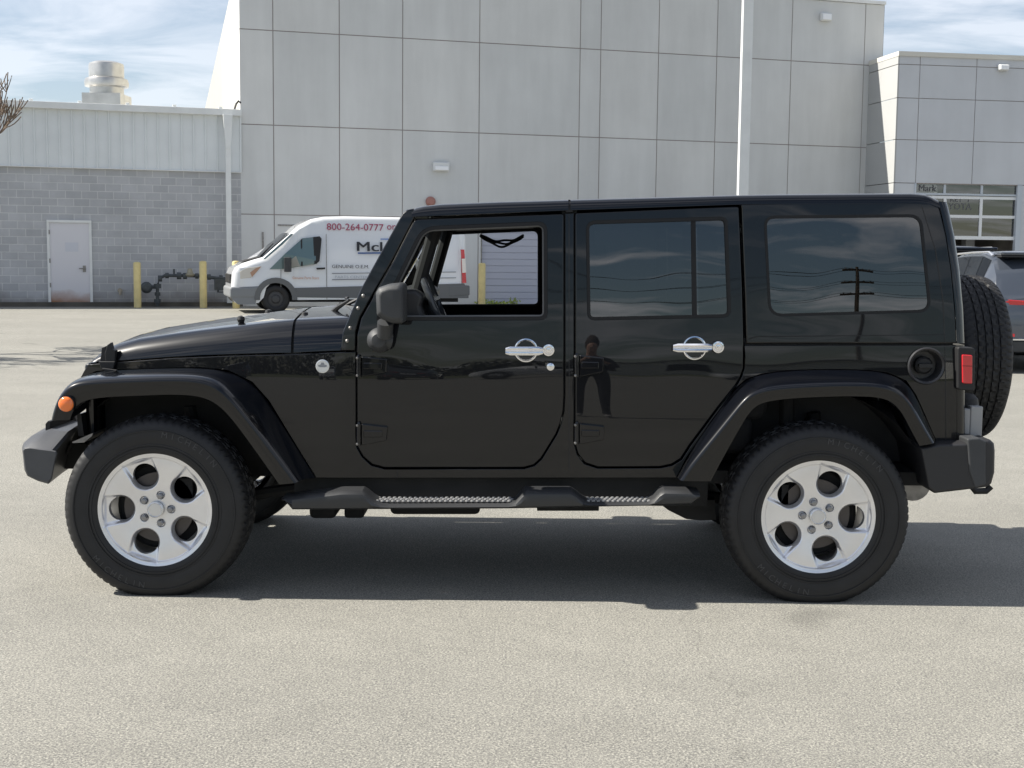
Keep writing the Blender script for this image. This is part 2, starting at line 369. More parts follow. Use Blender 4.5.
# ---- low block building (left)
low = empty('block_building', wp(-4, 0))
tag(low, 'low grey concrete block building with pale ribbed metal band and white door', 'building')
sR, _ = sz(241.5, 250); sL = -26
zMet = sz(120, 167.5)[1]; zTop = sz(120, 107.5)[1]
bm = BM(); wbox(bm, sL, sR, 0.0, zMet, -12, 0)
o = obj('block_wall', bm, BLOCK, low, smooth=0); box_uv(o, WU)
bm = BM()                                            # ribbed metal band, ribs modelled
rib = .3226; s = sL; pts = []
while s < sR - .02:
    e = min(s + rib, sR); pts += [(s, .05), (s + .03, .05), (s + .045, .085), (s + .075, .085), (s + .09, .05)]; s += rib
pts.append((sR, .05))
g = loft(bm, [[wp(a, zMet - .03, b) for a, b in pts], [wp(a, zTop - .06, b) for a, b in pts]])
obj('metal_siding', bm, SIDING, low, smooth=0)
bm = BM(); wbox(bm, sL, sR + .01, zMet - .06, zMet - .03, -.02, .10); wbox(bm, sL, sR + .02, zTop - .12, zTop + .06, -.1, .22)
for k in range(12): wbox(bm, sR - .6 - k * 1.25, sR - .5 - k * 1.25, zTop + .06, zTop + .13, .02, .12)
obj('gutter', bm, TRIMW, low, smooth=0, bev=.01)
bm = BM()
loft(bm, [[wp(sL, zTop - .02, .1), wp(sR, zTop - .02, .1)], [wp(sL, zTop + .35, -12), wp(sR, zTop + .35, -12)]])
obj('roof', bm, SIDING, low, smooth=0)
bm = BM(); wbox(bm, sL, sR, 0, .12, 0.0, .28)
obj('footing', bm, mat('damp_concrete', (.10, .09, .075), .9, noise=(2, .3)), low, smooth=0)
# downspout
sa, zb = sz(222.5, 112); sb, _ = sz(231, 112); zc = sz(227, 150)[1]
bm = BM()
c = (sa + sb) / 2; hw = (sb - sa) / 2
prism(bm, [wp(c - hw*1.15, zTop - .1, .24), wp(c + hw*1.15, zTop - .1, .24), wp(c + hw*.55, zc, .24), wp(c - hw*.55, zc, .24)], WN * .14)
wbox(bm, c - hw * .62, c + hw * .62, .1, zc + .1, .24, .36)
obj('downspout', bm, TRIMW, low, smooth=0, bev=.012)
# door
s0, z1 = sz(48.5, 222); s1, _ = sz(89.5, 222); z0 = sz(68, 303.5)[1]
dfr = BM(); wbox(dfr, s0 - .05, s0 + .02, z0, z1 + .05, -.02, .05); wbox(dfr, s1 - .02, s1 + .05, z0, z1 + .05, -.02, .05); wbox(dfr, s0 - .05, s1 + .05, z1 - .01, z1 + .06, -.02, .07)
m = mat('white_door_rust', (.66, .65, .68), .45); t = m.node_tree; b = t.nodes['Principled BSDF']; L = t.links.new
tcn = N(t, 'ShaderNodeTexCoord'); sp = N(t, 'ShaderNodeSeparateXYZ'); L(tcn.outputs['Object'], sp.inputs[0]); n = N(t, 'ShaderNodeTexNoise'); L(tcn.outputs['Object'], n.inputs['Vector']); n.inputs['Scale'].default_value = 1.7; n.inputs['Detail'].default_value = 7
ad = N(t, 'ShaderNodeMath', operation='MULTIPLY_ADD'); L(n.outputs[0], ad.inputs[0]); ad.inputs[1].default_value = -.55; L(sp.outputs['Z'], ad.inputs[2])
r = N(t, 'ShaderNodeMapRange'); L(ad.outputs[0], r.inputs[0]); r.inputs[1].default_value = z0 - .27; r.inputs[2].default_value = z0 + .06; r.inputs[3].default_value = 1; r.inputs[4].default_value = 0
mx = N(t, 'ShaderNodeMix', data_type='RGBA'); L(r.outputs[0], mx.inputs[0]); mx.inputs[6].default_value = (.66, .65, .68, 1); mx.inputs[7].default_value = (.30, .13, .05, 1); L(mx.outputs[2], b.inputs['Base Color'])
bm = BM(); wbox(bm, s0 + .022, s1 - .022, z0, z1 - .012, -.01, .03)
dr = obj('door', bm, m, low, smooth=0)
obj('door_frame', dfr, TRIMW, dr, smooth=0)
bm = BM(); zk = z0 + (z1 - z0) * .43
wbox(bm, s1 - .20, s1 - .12, zk - .09, zk + .09, .03, .045); wbox(bm, s1 - .30, s1 - .13, zk - .005, zk + .02, .06, .08); wbox(bm, s1 - .165, s1 - .145, zk - .005, zk + .02, .04, .08)
obj('handle', bm, STEEL, dr, smooth=0)
bm = BM(); wbox(bm, s0 + .42, s0 + .76, z1 - .80, z1 - .55, .031, .036)
obj('notice', bm, mat('faded_paper', (.60, .61, .66), .8), dr, smooth=0)
bm = BM()
for zz in (.2, .5, .85): wbox(bm, s0 + .0, s0 + .03, z0 + (z1 - z0) * zz, z0 + (z1 - z0) * zz + .12, .05, .06)
obj('hinges', bm, STEEL, dr, smooth=0)

# ---- rooftop ventilator
vc = onwall(107, 100, -4.5); rs = (vc - CAM).dot(Fv) / FPX
vb = Vector((vc.x, vc.y, zTop + .1)); vent = empty('roof_ventilator', vb)
tag(vent, 'round galvanised exhaust ventilator on the low block building roof', 'ventilator')
zz = lambda py: onwall(107, py, -4.5).z
bm = BM(); hw = 19 * rs; box(bm, (vb.x - hw, vb.y - hw, vb.z - .1), (vb.x + hw, vb.y + hw, zz(95)))
obj('curb', bm, GALV, vent, smooth=0)
bm = BM(); R = rs
lathe(bm, [(0, zz(96)), (16.5*R, zz(95)), (16.5*R, zz(88)), (21*R, zz(87)), (21.5*R, zz(83)), (20.5*R, zz(79.5)), (17*R, zz(78)), (17*R, zz(66)), (16.5*R, zz(64)), (12*R, zz(62.2)), (0, zz(61.8))], (vb.x, vb.y, 0), (0, 0, 1), 40)
obj('hood', bm, GALV, vent, smooth=30)

# ---- main building
mainb = empty('concrete_building', wp(sR + 10, 0))
tag(mainb, 'tall pale concrete panel building with thin dark joints behind the black car', 'building')
zRoof = onwall(860, 3).z
sEnd = sz(883.5, 40)[0]
sv = [sR] + [sz(px, 130)[0] for px in (273.6, 339.5, 402.5, 479, 579, 599.5, 657, 715, 789, 861.5)] + [sEnd]
zh = [0.0, sz(400, 217)[1], sz(400, 130)[1], sz(400, 38)[1], zRoof]
sD0, sD1, zD = sz(480.5, 270)[0], sz(560, 270)[0], sz(500, 222)[1]
bm = BM(); jw = .014
for i in range(len(sv) - 1):
    for j in range(len(zh) - 1):
        a, c_, d_, e_ = sv[i] + (jw if i else 0), sv[i+1] - jw, zh[j] + (jw if j else 0), zh[j+1] - jw
        if i in (4,) and j == 0:      # roll-up door bay
            wbox(bm, a, sD0, d_, e_, -.2, 0); wbox(bm, sD1, c_, d_, e_, -.2, 0)
            wbox(bm, sD0, sD1, zD, e_, -.2, 0); continue
        wbox(bm, a, c_, d_, e_, -.2, 0)
for k_, f_ in enumerate(bm.faces): f_.material_index = ((k_ // 6) * 7 + (k_ // 24)) % 3
obj('concrete_panels', bm, [CONC, concrete_material('pale_concrete_darker', (0.585, 0.592, 0.585), .06), concrete_material('pale_concrete_warmer', (0.612, 0.614, 0.602), .06)], mainb, smooth=0)
bm = BM(); wbox(bm, sR + .01, sD0 - .005, .0, zRoof - .05, -.22, -.012); wbox(bm, sD1 + .005, sEnd - .01, .0, zRoof - .05, -.22, -.012); wbox(bm, sD0 - .005, sD1 + .005, zD + .005, zRoof - .05, -.22, -.012); wbox(bm, sD0 - .005, sD1 + .005, 0, zD + .005, -.32, -.24)
th2 = atan((512 - 174) / FPX); sdir = Vector((-sin(th2), cos(th2), 0))
bmj = bm
obj('panel_joints', bmj, JNT, mainb, smooth=0)
bm = BM(); wbox(bm, sR - .02, sEnd + .02, zRoof, zRoof + .1, -.35, .05)
obj('roof_coping', bm, TRIMW, mainb, smooth=0)
bm = BM(); A = wp(sR, 0, -.005); B = A + sdir * 40; Cc = wp(sEnd, 0, -.005); Dd = Cc + sdir * 40
for q in (((A, B), zRoof + .04), ((Cc, Dd), zRoof + .04), ((B, Dd), zRoof + .04)):
    (a, b_), h = q; f = [bm.verts.new(p) for p in (a, b_, b_ + Vector((0, 0, h)), a + Vector((0, 0, h)))]; bm.faces.new(f)
f = [bm.verts.new(p + Vector((0, 0, zRoof - .1))) for p in (A, B, Dd, Cc)]; bm.faces.new(f)
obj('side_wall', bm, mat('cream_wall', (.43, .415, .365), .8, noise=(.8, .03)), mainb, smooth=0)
# roll-up door
bm = BM(); pts = []; z = .02
while z < zD - .02: pts += [(z, -.118), (z + .165, -.124), (z + .17, -.136), (z + .192, -.136)]; z += .20
loft(bm, [[wp(sD0, a, b) for a, b in pts], [wp(sD1, a, b) for a, b in pts]])
ru = obj('roll_up_door', bm, mat('lilac_grey_steel', (.46, .47, .54), .5), mainb, smooth=0)
bm = BM(); wbox(bm, sD0, sD0 + .06, 0, zD, -.11, -.06); wbox(bm, sD1 - .06, sD1, 0, zD, -.11, -.06)
obj('door_track', bm, STEEL, ru, smooth=0)
# blind doorway left of the van
a0, zt = sz(276, 226); bm = BM(); wbox(bm, a0 + .05, a0 + 1.6, zt, zt + .05, 0, .02); wbox(bm, sz(262, 250)[0], sz(262, 250)[0] + .05, .1, sz(262, 232)[1], 0, .03)
obj('conduit', bm, STEEL, mainb, smooth=0)
bm = BM()
p = wp(sR, 0); q0 = onwall(236, 104, -.2)
tube(bm, [onwall(234, 111, .1), onwall(236, 104, 0), onwall(238.5, 101, 0), onwall(240.5, 103, .02)], .03, 8)
obj('roof_cable', bm, PLD, mainb)

# things fixed to the walls
def wall_lamp(px, py, wpx, hpx, label, F=onwall, nrm=WN, u=WU, style=0):
    c = F(px, py, 0); sc = (c - CAM).dot(Fv) / FPX; hw = wpx * sc / 2; hh = hpx * sc / 2
    root = empty('wall_lamp', c); tag(root, label, 'wall lamp', 'lamps on the building walls')
    def wb(bm, a0, a1, z0, z1, o0, o1): wbox(bm, a0, a1, z0, z1, o0, o1, lambda s, z, o: c + u * s + nrm * o + Vector((0, 0, z)))
    bm = BM(); wb(bm, -hw, hw, -hh, hh, 0.003, .16); obj('housing', bm, mat('pale_lamp_housing', (.66, .67, .66), .4), root, smooth=0, bev=.04)
    bm = BM(); wb(bm, -hw * .8, hw * .8, -hh * .75, hh * (.1 if style == 0 else .7), .16, .19); obj('diffuser', bm, mat('lamp_diffuser', (.85, .86, .88), .25), root, smooth=0, bev=.01)
wall_lamp(440.5, 167, 17, 9, 'small white wall lamp above the white delivery van')
wall_lamp(824.5, 17.5, 12, 8, 'small square white floodlight high on the tall concrete building, right of the white pole', style=1)
c = onwall(430.3, 201.5, 0); sc = (c - CAM).dot(Fv) / FPX
rt = empty('alarm_bell', c); tag(rt, 'round rusty red alarm bell on the concrete wall above the front pillar of the car', 'alarm bell')
bm = BM(); lathe(bm, [(0, .14), (3.2*sc, .13), (4.9*sc, .07), (5*sc, .02), (4.6*sc, 0.003)], c, WN, 24); obj('gong', bm, mat('faded_red', (.36, .17, .14), .6), rt)
bm = BM(); wbox(bm, -.12, .12, -.34, -.14, .003, .08, lambda s, z, o: c + WU * s + WN * o + Vector((0, 0, z))); obj('back_box', bm, STEEL, rt, smooth=0)

# bollards
def bollard(px, pyt, pyb, label):
    b_ = ongr(px, pyb); top = onwall(px, pyt, 0, b_, WN).z; r = 3.6 * (b_ - CAM).dot(Fv) / FPX
    bm = BM(); lathe(bm, [(r, 0), (r, top - .05), (r * .85, top - .01), (r * .5, top), (0, top + .005)], b_, (0, 0, 1), 20)
    o = obj('bollard', bm, YEL, None, origin=b_); tag(o, label, 'bollard', 'yellow bollards along the building')
bollard(137.7, 262, 307.6, 'yellow steel bollard standing nearest to the white door')
bollard(203.5, 261, 307.8, 'yellow steel bollard between the gas piping and the downspout')
bollard(236.2, 261, 308.5, 'yellow steel bollard half hidden behind the nose of the white van')
bollard(481.7, 263, 307.4, 'yellow steel bollard beside the roll-up door, seen through the open car window')

# gas meter
gp = onwall(160, 306, .45); gas = empty('gas_meter', Vector((gp.x, gp.y, 0))); tag(gas, 'dark gas meter piping with regulator against the block wall between two bollards', 'gas meter')
G = lambda px, py, o=.45: onwall(px, py, o)
bm = BM()
tube(bm, [G(157.5, 306), G(157.5, 285), G(160, 278), G(165, 275.5), G(183, 275.5), G(200, 276), G(216, 278), G(232, 279)], .045, 8)
tube(bm, [G(146, 287), G(157, 287)], .05, 8); tube(bm, [G(174, 276), G(174, 269)], .03, 6); tube(bm, [G(218, 278), G(218, 292), G(226, 292), G(226, 279)], .03, 6)
obj('pipework', bm, PIPE, gas)
bm = BM()
for (px, py, r) in ((157.5, 301, .09), (157.5, 294, .08), (157.5, 286, .1), (160, 278.5, .09), (167, 275.5, .08), (179, 275.8, .1), (185, 276, .09), (197, 276, .08), (209, 277, .08), (221, 278, .08)):
    c = G(px, py); dd = Vector((0, 0, 1)) if py > 280 else WU; tube(bm, [c - dd * r * .6, c + dd * r * .6], r, 10)
obj('valves', bm, PIPE, gas)
bm = BM(); c = G(146.5, 287.5, .5); lathe(bm, [(0, .12), (.1, .11), (.16, .04), (.16, -.04), (.1, -.1), (0, -.11)], c, WN, 20); obj('regulator', bm, PIPE, gas)
bm = BM(); c = G(190, 274, .5); lathe(bm, [(0, .16), (.06, .15), (.09, .02), (.13, 0), (.13, -.03), (.08, -.08), (0, -.09)], c, (0, 0, 1), 16); obj('meter_dial', bm, mat('brass_cap', (.35, .32, .24), .5, .3), gas)
bm = BM(); c = G(221.5, 284, .42); wbox(bm, -.2, .16, -.17, .15, 0, .14, lambda s, z, o: c + WU * s + WN * o + Vector((0, 0, z))); obj('control_box', bm, PIPE, gas, smooth=0)
c = onwall(120, 290.5, 0); bm = BM(); tube(bm, [c + WN * .003, c + WN * .12], .07, 10); tube(bm, [c + WN * .1, c + WN * .12 - Vector((0, 0, .12))], .035, 8)
tag(obj('wall_tap', bm, mat('tap_brass', (.34, .3, .24), .5), None, origin=c), 'small wall tap on the block wall between the white door and the first bollard', 'tap')

# weeds at the roll-up door
def leafy(bm, c, rad, h, n, size):
    for _ in range(n):
        a = random.random() * 2 * pi; r = rad * sqrt(random.random()); p = Vector(c) + Vector((r * cos(a), r * sin(a), h * random.random()))
        u = Vector((random.gauss(0, 1), random.gauss(0, 1), random.gauss(0, 1))).normalized(); v = u.orthogonal().normalized(); k = size * random.uniform(.6, 1.3)
        bm.faces.new([bm.verts.new(p + q) for q in (u * k, v * k * .5, -u * k, -v * k * .5)])
WEED = mat('weed_green', (.28, .34, .06), .8, noise=(5, .5))
wd = [(482.5, 303, .25, .22), (488.5, 302.5, .2, .3), (494, 302.5, .15, .16), (500, 302, .25, .22), (506.5, 302, .2, .24), (514.5, 301.5, .18, .42)]
for i, (px, py, r_, h_) in enumerate(wd):
    base = onwall(px, py, .25); base.z = 0; bm = BM(); leafy(bm, base + Vector((0, 0, .02)), r_, h_ * .55, 45, .045); tube(bm, [base, base + Vector((.02, 0, h_ * .5))], .012, 5)
    o = obj('weed', bm, WEED, None, smooth=0, origin=base, recalc=False)
    tag(o, ['bushy yellow green weed at the foot of the yellow bollard', 'low yellow green weed at the foot of the roll-up door', 'low yellow green weed at the foot of the roll-up door', 'low yellow green weed at the foot of the roll-up door', 'low yellow green weed at the foot of the roll-up door', 'tallest of the yellow green weeds at the roll-up door, furthest right'][i], 'weed', 'weeds along the roll-up door')

# ---- right building
dMain = (onwall(861, 150) - CAM).dot(Fv)
RW0, RU, RN, RTH = wall_frame(889, 41.2 / cos(0), 8640.0)
def rp(s, z, o=0): return RW0 + RU * s + RN * o + Vector((0, 0, z))
def rwall(px, py, off=0.0): return onwall(px, py, off, RW0, RN)
def rsz(px, py, off=0.0):
    p = rwall(px, py, off); return (p - RW0).dot(RU), p.z
rb = empty('panel_clad_building', rp(2, 0)); tag(rb, 'lower pale panel clad building at right with glazed garage door', 'building')
zRT = rsz(889.5, 55.5)[1]; rh = [rsz(957, y)[1] for y in (184, 141, 99.5)]
g0, g1 = rsz(913.8, 200)[0], rsz(1021.5, 200)[0]; gT = rh[0]
sx_ = [0] + [rsz(px, 120)[0] for px in (918, 974.5, 1034, 1095, 1160)] + [rsz(1160, 120)[0] + 12]
zs = [0, gT, rh[1], rh[2], zRT - .25, zRT]
bm = BM()
rbox = lambda bm, a, b, c, d, e, f: wbox(bm, a, b, c, d, e, f, rp)
j = .011
for i in range(len(sx_) - 1):
    for k in range(1, len(zs) - 1): rbox(bm, sx_[i] + (j if i else 0), sx_[i+1] - j, zs[k] + j, zs[k+1] - (j if k < 4 else 0), -.06, 0)
rbox(bm, 0, g0, 0, gT - j, -.06, 0); rbox(bm, g1, sx_[-1], 0, gT - j, -.06, 0)
obj('wall_panels', bm, CONC2, rb, smooth=0)
bm = BM(); rbox(bm, .02, sx_[-1], gT - .02, zRT - .02, -.3, -.02); rbox(bm, .02, g0 - .02, 0, gT, -.3, -.02); rbox(bm, g1 + .02, sx_[-1], 0, gT, -.3, -.02)
obj('panel_joints', bm, JNT, rb, smooth=0)
# side facing left
SD = -RN; ln = 9.0; bm = BM()
for k in range(0, len(zs) - 1):
    z0_ = zs[k] + (j if k else 0); z1_ = zs[k+1] - (j if k < 4 else 0)
    a = [rp(0, z0_, 0), rp(0, z0_, -ln), rp(0, z1_, -ln), rp(0, z1_, 0)]; prism(bm, a, RU * -.05)
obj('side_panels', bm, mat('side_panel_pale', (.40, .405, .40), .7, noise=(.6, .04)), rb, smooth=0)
bm = BM(); rbox(bm, -.06, sx_[-1], zRT, zRT + .14, -ln, .04)
obj('roof_coping', bm, mat('cream_coping', (.62, .6, .54), .6), rb, smooth=0)
bm = BM(); rbox(bm, g0 - .3, g1 + .5, 0, gT + .1, -7, -6.9); rbox(bm, g0 - .3, g0 - .2, 0, gT, -7, -.3); rbox(bm, g1 + .4, g1 + .5, 0, gT, -7, -.3); rbox(bm, g0 - .3, g1 + .5, gT + .1, gT + .2, -7, -.3)
obj('workshop_interior', bm, mat('workshop_dark', (.26, .25, .24), .8, noise=(1, .4)), rb, smooth=0)
# door: transom, sectional glazed door, partly raised
FR = mat('white_door_frame', (.74, .75, .76), .4)
fw = .07
yy = lambda py: rsz(970, py)[1]; xx = lambda px: rsz(px, 215)[0]
gd = BM()
zb0 = yy(238.5)
for py in (197.6, 216.5, 237.5): rbox(gd, xx(938), xx(1019.5), yy(py) - .045 * (1.4 if py > 230 else 1), yy(py) + .045, -.14, -.07)
for px in (945.6, 982, 1018.3): rbox(gd, xx(px) - .045, xx(px) + .045, zb0, yy(197.6), -.15, -.065)
for px in (921.,): rbox(gd, xx(px) - .045, xx(px) + .045, zb0, yy(197.6), -.15, -.065)
rbox(gd, g0, xx(938), yy(197.6) - .045, yy(197.6) + .045, -.14, -.07); rbox(gd, g0, xx(938), yy(216.5) - .045, yy(216.5) + .045, -.14, -.07); rbox(gd, g0, xx(938), yy(237.5) - .06, yy(237.5) + .045, -.14, -.07)
gar = obj('garage_door', gd, FR, rb, smooth=0)
bm = BM(); rbox(bm, g0, g1, yy(194.6) - .03, yy(194.6) + .03, -.1, -.04)
for px in (944.5, 981.5): rbox(bm, xx(px) - .04, xx(px) + .04, yy(194.6), gT, -.1, -.05)
rbox(bm, g1 - .16, g1, 0, gT, -.12, .02); rbox(bm, g0, g0 + .06, 0, gT, -.12, .02)
obj('door_surround', bm, mat('pale_blue_grey_frame', (.48, .52, .57), .4), rb, smooth=0)
bm = BM(); rbox(bm, g0 + .05, g1 - .14, zb0 + .03, yy(197.6), -.112, -.106); obj('glazing', bm, glass('garage_glass', (.42, .42, .42), 2.2), gar, smooth=0)
bm = BM(); rbox(bm, g0 + .05, g1 - .14, yy(194.6), gT, -.08, -.074); obj('transom_glazing', bm, MATS['garage_glass'], rb, smooth=0)
bm = BM()
for a_, b_, c_ in ((946, 975, 0), (1012, 985, 0)):
    p0, p1 = rsz(a_, 236)[0], rsz(b_, 200)[0]; tube(bm, [rp(p0, yy(237), -2.5), rp(p1, yy(200), -2.5)], .16, 6)
obj('lift_arms', bm, mat('yellow_lift', (.45, .42, .28), .6), rb, smooth=0)
bm = BM(); rbox(bm, xx(968), xx(990), 0, yy(236), -4, -3.6); obj('brown_cabinet', bm, mat('brown_cabinet', (.20, .10, .07), .7), rb, smooth=0)
bm = BM(); rbox(bm, xx(994), xx(1003), 0, yy(200), -2, -1.7); obj('column', bm, mat('column_grey', (.4, .42, .45), .6), rb, smooth=0)
LET = mat('dark_grey_lettering', (.10, .10, .11), .5)
def rtext(body, px0, px1, pyb, off, m, name):
    tb = text_bm(body, 1.0, 0, .004); xs = [v.co.x for v in tb.verts]; w_ = max(xs) - min(xs)
    a, z_ = rsz(px0, pyb); b2 = rsz(px1, pyb)[0]; k = (b2 - a) / w_
    mt = Matrix.Translation(rp(a, z_, off)) @ Matrix((RU, Vector((0, 0, 1)), RN)).transposed().to_4x4() @ Matrix.Diagonal((k, k, 1, 1)) @ Matrix.Translation((-min(xs), 0, 0))
    bm = BM(); join(bm, tb, mt); obj(name, bm, m, rb, smooth=0)
rtext('Mark', 920, 937.5, 191, -.06, LET, 'lettering'); rtext('YOTA', 950, 973, 209.3, -.1, LET, 'lettering')
rtext('KEY  T', 952, 972, 201.6, -.1, LET, 'lettering')
wall_lamp(1002, 68, 11, 6, 'small square white floodlight on the panel clad building at right', F=rwall, nrm=RN, u=RU, style=1)

# ---- pole
pc = ongr(738.8, 329); pr = .108
pole = empty('light_pole', pc); tag(pole, 'tall square white steel light pole in front of the concrete building', 'light pole')
bm = BM(); box(bm, (pc.x - pr, pc.y - pr, .7), (pc.x + pr, pc.y + pr, 11)); obj('pole', bm, TRIMW, pole, smooth=0, bev=.012)
bm = BM(); lathe(bm, [(.32, 0), (.32, .68), (.29, .7), (0, .7)], pc, (0, 0, 1), 32); obj('concrete_base', bm, CONC, pole)
bm = BM(); box(bm, (pc.x - .9, pc.y - .2, 10.95), (pc.x - .15, pc.y + .2, 11.1)); box(bm, (pc.x + .15, pc.y - .2, 10.95), (pc.x + .9, pc.y + .2, 11.1)); obj('lamp_head', bm, PLA, pole, smooth=0, bev=.02)

# ================================================================== CARS IN THE LOT
def wheel_plain(name, r, wdt, loc, parent, rimmat):
    """loc: centre of outer face, outer face towards -Y in the car's own frame when side=-1"""
    c, side = Vector(loc[:3]), loc[3]
    wv = empty(name, c, parent); ax = Vector((0, -side, 0)) * -1
    bm = BM(); lathe(bm, [(r*.62, 0), (r*.7, .0), (r*.88, .0), (r*.96, .025), (r, .05), (r, wdt - .05), (r*.9, wdt), (r*.6, wdt)], c, (0, 1 if side < 0 else -1, 0), 40); obj('tyre', bm, RUB, wv)
    bm = BM(); a = (0, 1 if side < 0 else -1, 0)
    lathe(bm, [(r*.64, .0), (r*.62, .03), (r*.55, .05), (r*.22, .025), (r*.18, 0.01), (0, .008)], c, a, 40); obj('rim', bm, rimmat, wv)
    bm = BM()
    for k in range(5):
        an = 2*pi*k/5 + .3; q = c + Vector((cos(an) * r*.42, 0.035 if side < 0 else -.035, sin(an) * r*.42)); tube(bm, [q, q + Vector((0, .02 if side < 0 else -.02, 0))], r*.1, 8)
    obj('rim_openings', bm, PLD, wv)
    return wv
def make_suv(paintm, label, group):
    """built at the origin: rear bumper at y=0, front at y=4.7, x from -.93 to .93"""
    root = empty('suv_car', (0, 0, 0)); tag(root, label, 'car', group)
    st = [ # y, zbottom, zbelt, ztop, wbody, wtop
        (0.02, .42, .98, 1.02, .74, .62), (.08, .30, 1.02, 1.08, .86, .70), (.22, .26, 1.06, 1.34, .92, .66), (.48, .25, 1.07, 1.60, .935, .64), (.8, .25, 1.07, 1.655, .94, .66), (1.4, .25, 1.06, 1.655, .94, .66),
        (2.1, .25, 1.04, 1.63, .94, .66), (2.7, .25, 1.02, 1.55, .94, .63), (3.0, .25, 1.01, 1.42, .94, .60), (3.35, .25, 1.0, 1.16, .94, .62), (3.6, .25, .98, 1.05, .935, .66), (4.2, .26, .93, .97, .92, .68), (4.55, .28, .82, .86, .86, .62), (4.7, .38, .70, .73, .72, .5)]
    bm = BM(); rows = []
    for (y, zb, zm, zt, wb_, wt) in st:
        half = [(wb_ * .90, zb), (wb_ * .985, zb + .10), (wb_, zb + .3 * (zm - zb)), (wb_ * .992, zb + .75 * (zm - zb)), (wb_ * .965, zm), (wb_ * .93, zm + .03 * (1 if zt - zm > .1 else .3)), (wt + .04, zt - .055 * min(1, (zt - zm) * 2)), (wt - .05, zt - .015), (wt * .5, zt + .01)]
        rows.append([Vector((-a, y, z)) for a, z in half] + [Vector((0, y, zt + .015))] + [Vector((a, y, z)) for a, z in half[::-1]])
    loft(bm, rows, closed_u=True, caps=True)
    obj('body', bm, paintm, root, smooth=38)
    def X(i, side, t):     # point on the glasshouse side
        y, zb, zm, zt, wb_, wt = i; a = Vector((wb_ * .93, y, zm + .03)); b = Vector((wt + .04, y, zt - .055 * min(1, (zt - zm) * 2))); p = a.lerp(b, t); return Vector((side * (p.x + .006), p.y, p.z))
    for side in (-1, 1):
        for (i0, i1, cut) in ((3, 4, .15), (4, 5, 0), (5, 6, 0), (6, 8, 0)):
            bm = BM(); rws = []
            for i in range(i0, i1 + 1):
                s_ = list(st[i])
                rws.append([X(s_, side, .05), X(s_, side, .97)])
            for k_, row in enumerate(rws):
                for v_ in row: v_.y += (.010 if k_ == 0 else (-.010 if k_ == len(rws) - 1 else 0))
            loft(bm, rws); obj('side_window', bm, MATS['car_glass'], root, smooth=30)
        bm = BM(); tube(bm, [Vector((side * .655, .55, 1.595)), Vector((side * .665, .7, 1.645)), Vector((side * .67, 1.4, 1.64)), Vector((side * .67, 2.2, 1.62)), Vector((side * .64, 2.6, 1.56))], .016, 6); obj('roof_rail', bm, mat('satin_rail', (.7, .71, .73), .25, .8), root)
        bm = BM(); p0 = st[1]
        prism(bm, [Vector((side * .80, .045, .93)), Vector((side * .30, .0, .93)), Vector((side * .30, -.0, .985)), Vector((side * .55, .01, 1.0)), Vector((side * .82, .06, 1.02)), Vector((side * .90, .2, 1.02)), Vector((side * .915, .3, .98)), Vector((side * .90, .18, .91))], (0, .05, 0)); obj('tail_light', bm, REDL, root, smooth=0, bev=.008)
        bm = BM(); box(bm, (side * .6 - .12, .015, .50), (side * .6 + .12, .05, .54)); obj('rear_reflector', bm, REDL, root, smooth=0)
        bm = BM(); lathe(bm, [(0, 0), (.06, .02), (.1, .06), (.1, .16), (0, .17)], (side * .99, 3.0, 1.08), (0, -1, 0), 14); tube(bm, [(side * .86, 3.0, 1.05), (side * .97, 3.0, 1.07)], .03, 8); obj('wing_mirror', bm, paintm, root)
        bm = BM(); box(bm, (side * .72 - .14, 4.5, .66), (side * .72 + .1, 4.62, .76)); obj('headlight', bm, MATS['lamp_diffuser'], root, smooth=0, bev=.02)
        bm = BM()
        for y in (1.75, 2.6): box(bm, (side * .945 - .015, y - .1, .93), (side * .945 + .015, y + .08, .955))
        obj('door_handle', bm, CHR, root, smooth=0)
    bm = BM(); loft(bm, [[(-.70, .225, 1.115), (-.6, .20, 1.105), (0, .185, 1.105), (.6, .20, 1.105), (.70, .225, 1.115)], [(-.65, .455, 1.54), (-.5, .43, 1.555), (0, .42, 1.56), (.5, .43, 1.555), (.65, .455, 1.54)]]); obj('rear_window', bm, MATS['car_glass'], root, smooth=30)
    bm = BM(); box(bm, (-.63, .30, 1.60), (.63, .62, 1.645)); obj('spoiler', bm, paintm, root, smooth=0, bev=.015)
    bm = BM(); box(bm, (-.62, .285, 1.575), (.62, .5, 1.597)); obj('brake_light_bar', bm, PLD, root, smooth=0)
    bm = BM(); tube(bm, [(0.0, .19, 1.11), (-.1, .23, 1.17), (-.38, .29, 1.26)], .012, 6); lathe(bm, [(0, -.03), (.035, -.02), (.035, .02), (0, .03)], (0, .19, 1.11), (0, 1, 0), 12); obj('rear_wiper', bm, PLD, root)
    bm = BM(); box(bm, (-.84, -.03, .30), (.84, .2, .44)); box(bm, (-.3, -.0, .56), (.3, .02, .56)); obj('lower_bumper', bm, PLA, root, smooth=0, bev=.03)
    bm = BM(); box(bm, (-.78, -.045, .455), (.78, .1, .475)); obj('chrome_strip', bm, CHR, root, smooth=0)
    bm = BM(); box(bm, (-.26, -.0, .74), (.26, .018, .88)); obj('number_plate', bm, mat('plate_white', (.6, .6, .62), .5), root, smooth=0)
    bm = BM(); loft(bm, [[(-.64, 3.30, 1.185), (.64, 3.30, 1.185)], [(-.60, 2.72, 1.595), (.60, 2.72, 1.595)]]); 
    for v in bm.verts: v.co.z += .03; v.co.y += .02
    obj('windscreen', bm, MATS['car_glass'], root, smooth=0)
    for (x, sd) in ((-1, -1), (1, 1)):
        for y in (.95, 3.75):
            pass
